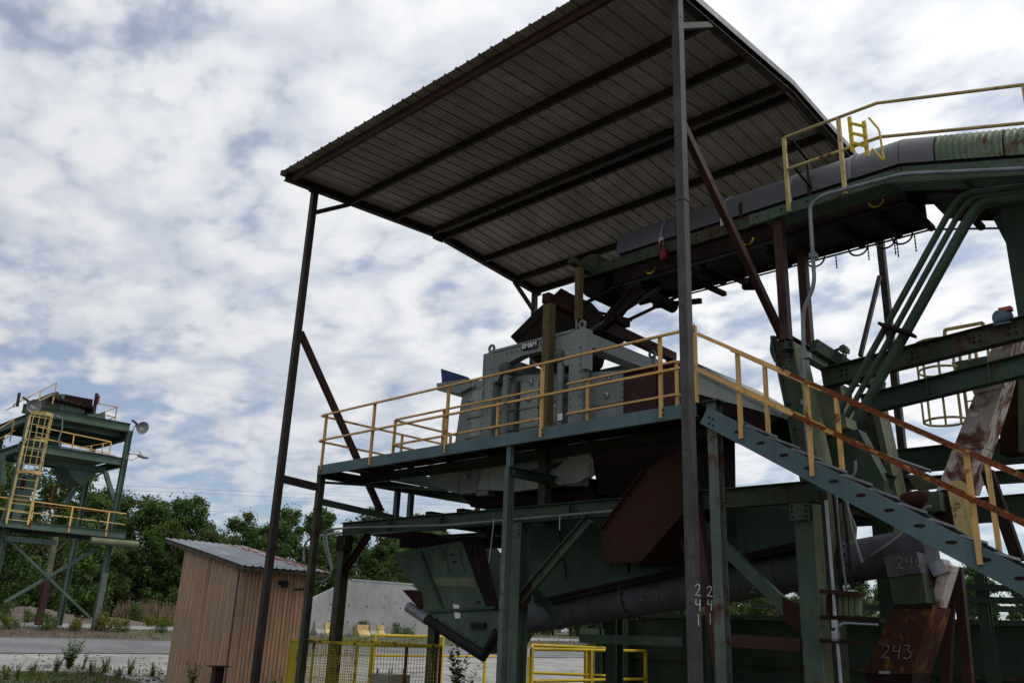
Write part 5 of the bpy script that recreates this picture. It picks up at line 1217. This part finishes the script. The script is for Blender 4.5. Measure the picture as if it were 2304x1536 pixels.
# ------------------------------------------------------------------ trees
def rnd(a, b): return random.uniform(a, b)
def leaf_quads(mb, c, r, n, s):
    """n leaf-sized faces scattered through an ellipsoid shell"""
    for _ in range(n):
        d = V((random.gauss(0, 1), random.gauss(0, 1), random.gauss(0, 1))).normalized()*(random.random()**.45)
        p = c+V((d.x*r[0], d.y*r[1], d.z*r[2]))
        nrm = (d*.8+V((rnd(-1, 1), rnd(-1, 1), rnd(-.4, 1.2)))).normalized()
        a = nrm.orthogonal().normalized(); b = nrm.cross(a); t = rnd(0, 6.28); a, b = a*math.cos(t)+b*math.sin(t), b*math.cos(t)-a*math.sin(t)
        k = s*rnd(.6, 1.35); o = len(mb.v)
        mb.v += [tuple(p-a*k), tuple(p+b*k*.5), tuple(p+a*k), tuple(p-b*k*.5)]; mb.f.append((o, o+1, o+2, o+3))
def make_tree(kind, seed):
    random.seed(seed); h = 9.0; tr_, cr = MB(), MB()
    hc = [.24, .14, .08][kind % 3]*h
    top = V((rnd(-.3, .3), rnd(-.3, .3), h*.86)); midp = V((rnd(-.25, .25), rnd(-.25, .25), h*.45))
    tr_.tube([V((0, 0, -.4)), V((0, 0, .3)), midp, top], .15, 8, rr=[.24, .18, .12, .03])
    W = rnd(1.8, 2.5)
    cl = [(top+V((0, 0, .2)), .9)]
    for i in range(20):
        t = (i+.5)/19; z = hc+(h*.98-hc)*min(t, 1)*rnd(.85, 1.05); a = i*2.4+rnd(-.5, .5)
        env = math.sin(math.pi*min(1, max(.2, .30+.68*(z-hc)/(h-hc))))**.7
        rad = W*env*rnd(.45, 1.05); c = V((math.cos(a)*rad, math.sin(a)*rad, z))
        base = V((0, 0, max(.8, z-rad*.8-.3))).lerp(midp, .1); base.x = midp.x*.6; base.y = midp.y*.6
        tr_.tube([base, base.lerp(c, .55)+V((0, 0, .15)), c], .05, 5, rr=[.07, .045, .015]); cl.append((c, rnd(.65, 1.15)))
    for c, s in cl:
        for _ in range(3):
            cc = c+V((rnd(-.7, .7), rnd(-.7, .7), rnd(-.4, .5)))*s; rr_ = rnd(.45, .8)*s
            leaf_quads(cr, cc, (rr_, rr_, rr_*.75), 125, .125)
        leaf_quads(cr, c, (1.2*s, 1.2*s, .95*s), 75, .12)
    return tr_, cr
def mk_proto(name, kind, seed, mat):
    t, c = make_tree(kind, seed); root = thing(name, 'x', 'tree', (0, 0, 0))
    t.build('trunk', 'bark', root, 50); c.build('crown', mat, root); return root
protos = [mk_proto('broadleaf_tree', k, 40+k, 'leaf' if k % 3 else 'leaf_olive') for k in range(6)]
def make_shrub(seed, mat):
    random.seed(seed); root = thing('shrub', 'x', 'shrub', (0, 0, 0)); s, c = MB(), MB()
    for i in range(7):
        a = rnd(0, 6.28); r = rnd(.1, .75); p = V((math.cos(a)*r, math.sin(a)*r, rnd(.5, 1.25)))
        s.tube([V((0, 0, -.1)), p*.5+V((0, 0, .1)), p], .02, 5, rr=[.03, .02, .008]); leaf_quads(c, p, (.42, .42, .36), 110, .07)
        leaf_quads(c, V((p.x*.9, p.y*.9, .3)), (.45, .45, .3), 50, .07)
    s.build('stem', 'bark', root); c.build('foliage', mat, root); return root
sprotos = [make_shrub(70+k, ('weed', 'weed_yellow', 'leaf')[k]) for k in range(3)]
random.seed(5)
used = set()
def place(protos_, k, loc, sc, label, group, cat=None):
    pr = protos_[k]; rz = rnd(0, 6.28)
    if pr.name not in used:
        used.add(pr.name); pr.location = loc; pr.rotation_euler = (0, 0, rz); pr.scale = (sc*rnd(.9, 1.1), sc*rnd(.9, 1.1), sc); o = pr
    else: o = copy_tree(pr, loc, rz, (sc*rnd(.9, 1.1), sc*rnd(.9, 1.1), sc))
    o['label'] = label; o['group'] = group
    return o
def forest_x(y):
    if y < 70: return -60+3*math.sin(y*.17)
    if y < 110: return lerp(-60, -48, (y-70)/40)
    return -48
def pix(p):
    d = V(p)-CAM; z = d.dot(CF); return (1152+FPX*d.dot(CR)/z, 768-FPX*d.dot(CU)/z) if z > .1 else (-9999, 0)
ZONES = [(-400, 0, 'just left of the picture edge'), (0, 130, 'behind the ladder of the distant tower'), (130, 300, 'behind the right leg of the distant tower'), (300, 390, 'between the distant tower and the shed'),
         (390, 480, 'above the high end of the shed roof'), (480, 570, 'above the middle of the shed roof'), (570, 700, 'between the canopy column and the walkway corner'), (700, 800, 'above the sloping end of the concrete wall'),
         (800, 960, 'behind the concrete wall'), (960, 1250, 'behind the tail hopper'), (1250, 9999, 'behind the collecting hopper')]
ROWS = ('front-row tree of the wood', 'middle-row tree of the wood', 'back-row tree of the wood')
y = -26
while y < 125:
    for row in range(3):
        px_ = forest_x(y)-row*4.0+rnd(-1.2, 1.2); py = y+rnd(-.8, .8)+row*1.4
        s = rnd(.66, 1.10)*(.86, 1.04, 1.10)[row]
        q = pix((px_, py, 3))[0]; zn = [z for a_, b_, z in ZONES if a_ <= q < b_]
        zn = zn[0] if zn else 'off to the left'
        place(protos, random.randrange(6), (px_, py, zt(px_)), s, ROWS[row]+' '+zn, 'trees of the wood beyond the road')
    y += rnd(2.2, 3.3)*(1 if y < 60 else 1.4)
for i in range(24):                                              # the nearer trees seen under the stair and the girders
    px_, py = lerp(-34, 12, i/23)+rnd(-1, 1), 74+rnd(-4, 6)
    q = pix((px_, py, 3))[0]
    zn = 'left of the near canopy column' if q < 1550 else 'between the near canopy column and the thick green column' if q < 1800 else 'below the conveyor tube head' if q < 2110 else 'right of the rusty spout' if q < 2304 else 'past the right picture edge'
    place(protos, random.randrange(6), (px_, py, zt(px_)), rnd(.62, .9), 'tree in the line behind the steel bin, '+zn, 'trees behind the steel bin')
y = -24
while y < 100:
    px_ = forest_x(y)+2.4+rnd(-1.0, 1.2)
    q = pix((px_, y, 2))[0]; zn = [z for a_, b_, z in ZONES if a_ <= q < b_]; kq = random.choice((0, 2, 2, 1))
    place(sprotos, kq, (px_, y, zt(px_)), rnd(.9, 1.7), ('bushy green', 'yellowish', 'dark green')[kq]+' undergrowth shrub below the wood, '+(zn[0] if zn else 'off to the left'), 'undergrowth shrubs')
    y += rnd(1.8, 3.2)
y = -24
while y < 110:
    px_ = forest_x(y)-1.8+rnd(-1.0, 1.0); q = pix((px_, y, 2))[0]; zn = [z for a_, b_, z in ZONES if a_ <= q < b_]
    place(sprotos, 2, (px_, y, zt(px_)), rnd(2.2, 3.3), 'tall dark thicket shrub inside the wood, '+(zn[0] if zn else 'off to the left'), 'thicket shrubs')
    y += rnd(1.7, 2.6)
one = [(T(430, 1020, TX-12), 1.28)]
px_, py = -53, PX(110, 1300, -53).y
place(protos, 1, (px_, py, zt(px_)), .98, 'tall tree rising behind the distant tower', 'tree behind the tower')

# ------------------------------------------------------------------ weeds, grass, heaps
def at_ground(x, y):
    d = ray(x, y); t = 5.0
    while t < 120:
        p = CAM+d*t
        if p.z <= zt(p.x): return V((p.x, p.y, zt(p.x)))
        t += .05
    return V((p.x, p.y, zt(p.x)))
def blades(mb, c, n, h, spread, lean=.5):
    for _ in range(n):
        p = c+V((random.gauss(0, spread), random.gauss(0, spread), 0)); p.z = zt(p.x)
        a = rnd(0, 6.28); hh = h*rnd(.5, 1.3); w_ = rnd(.006, .014)*(1+h)
        t = p+V((math.cos(a)*hh*lean*rnd(.2, 1), math.sin(a)*hh*lean*rnd(.2, 1), hh)); m_ = p.lerp(t, .55)+V((0, 0, hh*.10))
        s = V((-math.sin(a), math.cos(a), 0))*w_; o = len(mb.v)
        mb.v += [tuple(p-s), tuple(p+s), tuple(m_+s*.7), tuple(m_-s*.7), tuple(t)]; mb.f += [(o, o+1, o+2, o+3), (o+3, o+2, o+4)]
g = MB()
for _ in range(80):
    c = at_ground(rnd(-60, 370), rnd(1512, 1600)); blades(g, c, 9, rnd(.06, .16), .16)
for _ in range(60):
    c = at_ground(random.gauss(170, 70), rnd(1505, 1580)); blades(g, c, 14, rnd(.06, .20), .18)
for _ in range(260):
    xq = rnd(-10, 1500); c = V((rnd(-41.2, -37.3), rnd(4, 60), 0)); blades(g, c, 9, rnd(.08, .24), .3)
for _ in range(260):
    c = V((rnd(-57, -48), rnd(-5, 70), 0)); blades(g, c, 12, rnd(.15, .4), .5)
for _ in range(60):
    c = V((rnd(-30, -24.5), rnd(-8, 14), 0)); blades(g, c, 6, rnd(.06, .14), .25)
for _ in range(260):
    c = at_ground(rnd(-60, 370), rnd(1500, 1620)); leaf_quads(g, c+V((0, 0, .04)), (rnd(.08, .25), rnd(.08, .25), .05), 18, .03)
o = g.build('grass', 'grass'); tag(o, 'patchy green grass along the yard and the road verge', 'grass', kind='stuff')
g = MB()
for _ in range(120):
    c = V((rnd(-54, -50.5), PX(rnd(285, 395), 1370, -52).y, 0)); blades(g, c, 16, rnd(.7, 1.25), .35, .25)
for _ in range(120):
    c = V((rnd(-41, -37.3), rnd(6, 40), 0)); blades(g, c, 8, rnd(.08, .22), .4)
o = g.build('dry_grass', 'dry'); tag(o, 'tall dry brown grass in front of the wood', 'grass', kind='stuff')
def leafy(name, loc, h, n, mat, label, group):
    """an upright weed: a stem with leaves"""
    t = thing(name, label, 'plant', loc, group); s, l = MB(), MB(); loc = V(loc)
    for k in range(n):
        a = rnd(0, 6.28); e = loc+V((math.cos(a)*h*.42*rnd(.2, 1), math.sin(a)*h*.42*rnd(.2, 1), h*rnd(.6, 1.0))); b0 = loc+V((rnd(-.06, .06), rnd(-.06, .06), -.03))
        m_ = b0.lerp(e, .5)+V((0, 0, h*.05)); s.tube([b0, m_, e], .006, 4, rr=[.008, .006, .003])
        for j in range(26):
            u = .10+.90*j/25; p = b0.lerp(m_, u*2) if u < .5 else m_.lerp(e, u*2-1); q = rnd(0, 6.28)
            L_ = h*.16*rnd(.7, 1.3)*(1.1-u*.5); d = V((math.cos(q), math.sin(q), rnd(.1, .7))).normalized()*L_; w_ = V((-math.sin(q), math.cos(q), 0))*L_*.26; o = len(l.v)
            l.v += [tuple(p), tuple(p+d*.5+w_), tuple(p+d), tuple(p+d*.5-w_)]; l.f.append((o, o+1, o+2, o+3))
    s.build('stem', 'weed', t); l.build('leaves', mat, t); return t
W_ = [(125, 1512, .45, 12, 'weed', 'spreading green weed left of the tallest weed'), (205, 1520, .38, 12, 'weed_yellow', 'yellowish low weed right of the red-leaved one'), (75, 1520, .35, 9, 'weed', 'low weed between the corner weeds and the tall one'), (265, 1526, .34, 10, 'weed', 'low spreading weed below the branching weed'),
      (155, 1505, .80, 16, 'weed', 'tallest leafy weed in the grass at the lower left'), (186, 1508, .50, 4, 'red_leaf', 'small red-leaved weed beside the tall leafy weed'),
      (235, 1512, .42, 11, 'weed', 'low green weed at the edge of the concrete, left of the shed'), (290, 1518, .42, 10, 'weed', 'branching weed growing from the concrete joint'),
      (342, 1522, .38, 9, 'weed', 'weed standing nearest the shed wall'), (10, 1528, .35, 7, 'weed_yellow', 'yellow-green weed at the left edge of the picture'),
      (35, 1530, .4, 6, 'weed', 'grassy weed near the lower left corner')]
for x, y, h, n, m_, lb in W_: leafy('weed', at_ground(x, y), h, n, m_, lb, 'weeds in the foreground')
for x, Y_, h, lb in ((435, 10.0, .45, 'weed growing against the left wall of the shed'), (618, 9.9, .42, 'weed at the foot of the shed behind the canopy column')):
    leafy('weed', V((PY(x, 1520, Y_).x, Y_, 0)), h+.2, 7, 'weed', lb, 'weeds by the shed')
leafy('weed', V((gxb+.5, YG+1.9, 0)), 1.25, 10, 'weed', 'leafy weeds climbing beside the yellow mesh guard', 'weeds by the guard')
S_ = [(165, 1416, 'weed_yellow', .75, 'round yellow-green bush at the foot of the tower leg'), (240, 1408, 'weed_yellow', 1.15, 'large yellow-green bush beside the right tower leg'), (105, 1412, 'weed', .8, 'green bush left of the tower leg'),
      (62, 1395, 'weed', .7, 'small spreading bush on the pale pavement'), (345, 1388, 'weed_yellow', .9, 'bright yellow-green bush in front of the dry grass'), (375, 1385, 'weed_yellow', .85, 'bright bush nearest the shed, beyond the road'),
      (300, 1372, 'weed', 1.3, 'dark green bush left of the dry grass'), (280, 1404, 'weed', .6, 'little weed bush on the far pavement'), (365, 1404, 'weed', .55, 'little weed bush near the shed on the far pavement'),
      (895, 1424, 'weed', .9, 'green bush at the foot of the concrete wall'), (920, 1425, 'weed', .6, 'small bush right of the one by the wall'), (812, 1421, 'leaf', .9, 'dark bush growing against the concrete wall'),
      (10, 1385, 'weed', 1.1, 'bush at the left edge beyond the road'), (20, 1420, 'weed_yellow', .8, 'yellowish bush under the tower platform')]
kk = {'weed': 0, 'weed_yellow': 1, 'leaf': 2}
for x, y, m_, sc, lb in S_:
    X_ = -39.5 if y > 1403 else (-46 if y > 1380 else -51)
    if x > 800: X_ = -41.3
    p = PX(x, y, X_); place(sprotos, kk[m_], (X_, p.y, zt(X_)), sc*.62, lb, 'bushes along the road')
for i in range(7):
    X_ = -39+rnd(-1.5, 1); p = PX(rnd(1220, 1480), 1440, X_); place(sprotos, random.choice((0, 1)), (X_, p.y, zt(X_)), rnd(.35, .6), 'roadside bush seen between the green columns', 'bushes seen under the hopper')
for k, (x, X_, s, hh) in enumerate(((72, -50, 3.2, .72), (250, -50, 3.0, .32))):
    c = PX(x, 1375, X_); mb = MB(); n = 24
    for i in range(n+1):
        for j in range(n+1):
            u, v = i/n*2-1, j/n*2-1; r = math.hypot(u, v); z = max(0, math.cos(min(1, r)*math.pi/2))**1.3*hh
            z += (noise.noise((u*3+k, v*3, 1.7))*.22+noise.noise((u*11+k, v*11, 4.7))*.12)*hh*(1-min(1, r))
            mb.v.append((X_+u*s*.8, c.y+v*s, zt(X_)-.03+z))
    mb.f = [(i*(n+1)+j, (i+1)*(n+1)+j, (i+1)*(n+1)+j+1, i*(n+1)+j+1) for i in range(n) for j in range(n)]
    tag(mb.build('gravel_heap', 'gravel', None, 60), ('rounded heap of gravel beyond the road, left of the tower leg', 'low gravel heap between the tower legs and the dry grass')[k], 'gravel heap', 'gravel heaps')
for k, p in enumerate(protos+sprotos):
    if p.name not in used:
        for ch in list(p.children): bpy.data.objects.remove(ch)
        bpy.data.objects.remove(p)

# ------------------------------------------------------------------ litter on the ground: stones, bark and twigs
mb = MB(); random.seed(9)
for _ in range(900):
    r = random.random()
    if r < .35: c = V((rnd(-30, -17), rnd(-6, 16), 0))
    elif r < .7: c = V((rnd(-41.5, -36.9), rnd(2, 50), 0))
    else: c = V((rnd(-24.5, -14), rnd(2, 9.8), 0))
    c.z = zt(c.x)+.012; k = rnd(.015, .05); a = rnd(0, 3.14)
    if random.random() < .4:
        d = V((math.cos(a), math.sin(a), rnd(-.02, .1)))*rnd(.1, .45); mb.bar(c, c+d, k*.4, k*.4)
    else:
        mb.prism([c+V((math.cos(t+a)*k*rnd(.7, 1.3), math.sin(t+a)*k*rnd(.7, 1.3), -.01)) for t in (0, 1.25, 2.5, 3.8, 5.0)], (rnd(-.01, .01), rnd(-.01, .01), k*rnd(.6, 1.1)))
o = mb.build('ground_litter', 'bark'); tag(o, 'scattered stones, bark and twigs on the yard', 'litter', kind='stuff')
# ------------------------------------------------------------------ bolts, splice plates and weld beads on the steelwork
def bolts(parent, pts, ax=(0, -1, 0), r=.016, h=.014, mat='rust_dark'):
    """rows of hexagonal bolt heads, too small to pick apart: one part"""
    mb = MB(); ax = V(ax)
    for p in pts: mb.lathe([(r, -.004), (r, h), (0.001, h)], V(p), ax, 6)
    o = mb.build('bolt_heads', mat, parent); o['kind'] = 'stuff'; return o
def grid(o, u, v, nu, nv): o, u, v = V(o), V(u), V(v); return [o+u*i+v*j for i in range(nu) for j in range(nv)]
def gusset(parent, pts, d, mat='green_mid', name='gusset_plate'):
    return MB().prism(pts, d).build(name, mat, parent)
# support frame: end plates and gussets where beams meet columns
for x, m_ in ((-15.72, 'green_rust'), (-10.55, 'green_mid'), (-5.32, 'green_mid')):
    y = YB-.135 if x > -15 else YB-.115
    gusset(fr, [(x-.14, y, ZB-.30), (x+.14, y, ZB-.30), (x+.14, y, ZB-.52), (x-.14, y, ZB-.52)], (0, .012, 0), m_)
    bolts(fr, grid((x-.10, y, ZB-.34), (.20, 0, 0), (0, 0, -.07), 2, 3))
for x in (-14.2, -12.6, -9.4, -8.2, -6.6):
    MB().box((x-.006, YB-.078, ZB-.265), (x+.006, YB-.008, ZB-.016)).build('web_stiffener', 'green', fr)
    bolts(fr, grid((x+.06, YB-.008, ZB-.08), (.06, 0, 0), (0, 0, -.06), 2, 3), r=.013)
MB().box((-7.75, YB-.022, ZB-.24), (-7.43, YB-.008, ZB-.04)).build('splice_plate', 'green_rust', fr)
bolts(fr, grid((-7.71, YB-.022, ZB-.07), (.08, 0, 0), (0, 0, -.07), 4, 3))
gusset(fr, [(-10.44, YB-.05, 2.25), (-10.22, YB-.05, 2.30), (-10.22, YB-.05, 2.0), (-10.44, YB-.05, 1.85)], (0, .012, 0), 'rust')
gusset(fr, [(-5.46, YB+.02, 2.0), (-5.72, YB+.02, 2.1), (-5.72, YB+.02, 1.8), (-5.46, YB+.02, 1.6)], (0, .012, 0), 'rust')
bolts(fr, grid((-10.38, YB-.05, 2.15), (.1, 0, .03), (0, 0, -.1), 2, 2)); bolts(fr, grid((-5.66, YB+.02, 2.0), (.1, 0, -.06), (0, 0, -.1), 2, 2))
# walkway platform: clips under the rail posts, splice of the edge beam
for x in fx: bolts(plat, [(x+.024, yr-.002, ZD-.05), (x+.024, yr-.002, ZD-.12)], r=.012)
MB().box((-6.25, YF+.02, ZD-.02), (-5.99, YF+.26, ZD+.0)).build('cap_plate', 'green_rust', plat)
bolts(st, grid((-6.12, YF-.002, 4.42), (.06, 0, -.036), (0, 0, -.09), 2, 2), r=.014)
# canopy: cap and splice plates, roof screws along the purlins
for X in (XL, XR):
    MB().box((X-.10, YC-.10, zr(YC)-.016), (X+.10, YC+.10, zr(YC)-.001)).build('cap_plate', 'dark', can)
    bolts(can, [(X-.075, YC-.10, zr(YC)-.008), (X+.075, YC-.10, zr(YC)-.008)], r=.012)
MB().box((XR-.075, YC-.075, 7.30), (XR+.075, YC+.075, 7.34)).build('weld_collar', 'dark_chalky', can)
for y in PUR[1:7]:
    for k in range(3):
        x = XL+2.3+k*2.6; MB().box((x-.02, y-.04, zr(y)+.010), (x+.02, y+.04, zr(y)+.018)).build('purlin_clip', 'rust', can)
# screening machine: bolt rows, ribs, weld lines, drips
for x in (xl0+.05, xl1-.05, xr0+.05, xr1-.05):
    bolts(ma, grid((x, YM-.001, 4.9), (0, 0, .155), (0, 0, 0), 11, 1), r=.013, mat='machine_dark')
bolts(ma, grid((xl1+.35, YM-.001, zt_-.10), (.13, 0, 0), (0, 0, 0), 10, 1), r=.013, mat='machine_dark')
for (a, b), (e, f_) in (((1062, 880), (1052, 1060)), ((1095, 876), (1090, 1055)), ((1172, 862), (1164, 1044)), ((1212, 856), (1210, 1034)), ((1324, 852), (1324, 912)), ((1400, 844), (1400, 900))):
    p, q = PY(a, b, yb-.014), PY(e, f_, yb-.014); n = max(4, int((q-p).length/.14))
    bolts(ma, [p.lerp(q, (i+.5)/n) for i in range(n)], r=.012, mat='machine_dark')
for b0, b1 in (((1050, 940), (1260, 905)), ((1046, 985), (1262, 948))):
    MB().bar(PY(*b0, yb-.02), PY(*b1, yb-.02), .03, .03).build('body_rib', 'machine', ma)
for a, b in ((1410, 846), (1440, 842), (1470, 836), (1500, 830), (1530, 824)): bolts(ma, [PY(a, b, yb-.004), PY(a, b+52, yb-.004)], r=.014)
MB().bar(PY(1475, 822, yb-.02), PY(1475, 945, yb-.02), .04, .05).build('end_rib', 'maroon', ma)
MB().bar(PY(1404, 838, yb-.03), PY(1548, 811, yb-.03), .05, .05).build('end_flange', 'maroon', ma)
MB().bar(PY(1549, 826, yb-.02), PY(1760, 931, yb-.02), .03, .04).build('pan_flange', 'machine', ma)
# chutes: flanges with bolts
p0, p1 = PY(1355, 1192, yd-.02), PY(1452, 1060, yd-.02); bolts(dc, [p0.lerp(p1, (i+.5)/9)+V((.03, 0, -.01)) for i in range(9)], r=.014)
p0, p1 = PY(1360, 1262, yd-.02), PY(1438, 1262, yd-.02); MB().bar(p0, p1, .02, .05).build('flange', 'rust', dc); bolts(dc, [p0.lerp(p1, (i+.5)/6)+V((0, -.01, 0)) for i in range(6)], r=.014)
bolts(hp, [PY(905+i*17, 1250-i*3.2, yh-.01) for i in range(8)], r=.014); bolts(hp, [PY(970+i*14, 1382+i*8.5, yh-.01) for i in range(8)], r=.014)
for i in range(3): MB().bar(PY(1000+i*34, 1235-i*4, yh-.008), PY(1012+i*34, 1290, yh-.008), .012, .012).build('weld_bead', 'green', hp)
# conveyor: strap bolts, lap joints; tube: lap flanges with bolts
for x in [XB-.5-.62*i for i in range(9)]: bolts(cv, [(x, YN-.002, ZC+.05), (x, YN-.002, ZC-.05)], r=.014)
for i in range(12): bolts(cw, [(-6.0+i*.42, YW-.002, zw(-6.0+i*.42)-.06)], r=.014)
for s_ in (.32, .55, .85):
    c = t0+(t1-t0)*s_; pts = []
    MB().tube([c-d_*.03, c+d_*.03], .335, 24).build('flange_ring', 'tube', tu, 40)
    for k in range(14):
        t = 2*math.pi*k/14; a_ = d_.cross(V((0, 1, 0))).normalized(); pts.append(c+d_*.03+(a_*math.cos(t)+V((0, 1, 0))*math.sin(t))*.315)
    bolts(tu, pts, d_, .016, .02)
# girders and trestle
for a, b in ((1900, 839), (2060, 800), (2200, 764), (2280, 745)): 
    p = PY(a, b, yg-.012); bolts(gb, grid(p+V((-.05, 0, .05)), (.08, 0, .005), (0, 0, -.08), 2, 2), r=.015)
for a, b in ((2090, 874), (2230, 841)):
    p = PY(a, b, yg); MB().box((p.x-.008, yg-.088, p.z-.13), (p.x+.008, yg-.01, p.z+.13)).build('web_stiffener', 'green', gb)
bolts(tr, [PY(1752+i*12, 800+i*55, yt2-.002) for i in range(5)]+[PY(1780+i*12, 800+i*55, yt2-.002) for i in range(5)], r=.016)
# bin: weld ribs and bolts
bolts(bn, [(-12.3+i*.45, 16.90, 1.97) for i in range(24)], r=.016)
# shed: nail-head rows, corner trim and skirting
MB().box((SX+.026, SY-.03, .02), (SX+.05, SY+.08, zroof(SX)-.07)).build('corner_trim', 'wood', sd_)
MB().box((SX+.024, SY+.08, .03), (SX+.04, SY2, .14)).build('skirting_board', 'bark', sd_)
# board wall: tie holes and a coping
MB().prism([(XW+.03, wp[1].y, wp[1].z+.0), (XW+.03, y1, wp[1].z+.022), (XW-.38, y1, wp[1].z+.022), (XW-.38, wp[1].y, wp[1].z+.0)], (0, 0, .09)).build('coping', 'wall', wl)
bolts(wl, [(XW+.02, y0+1.2+i*1.25, 1.6+j*.9) for i in range(7) for j in range(2)], (1, 0, 0), .04, .01, 'dark')
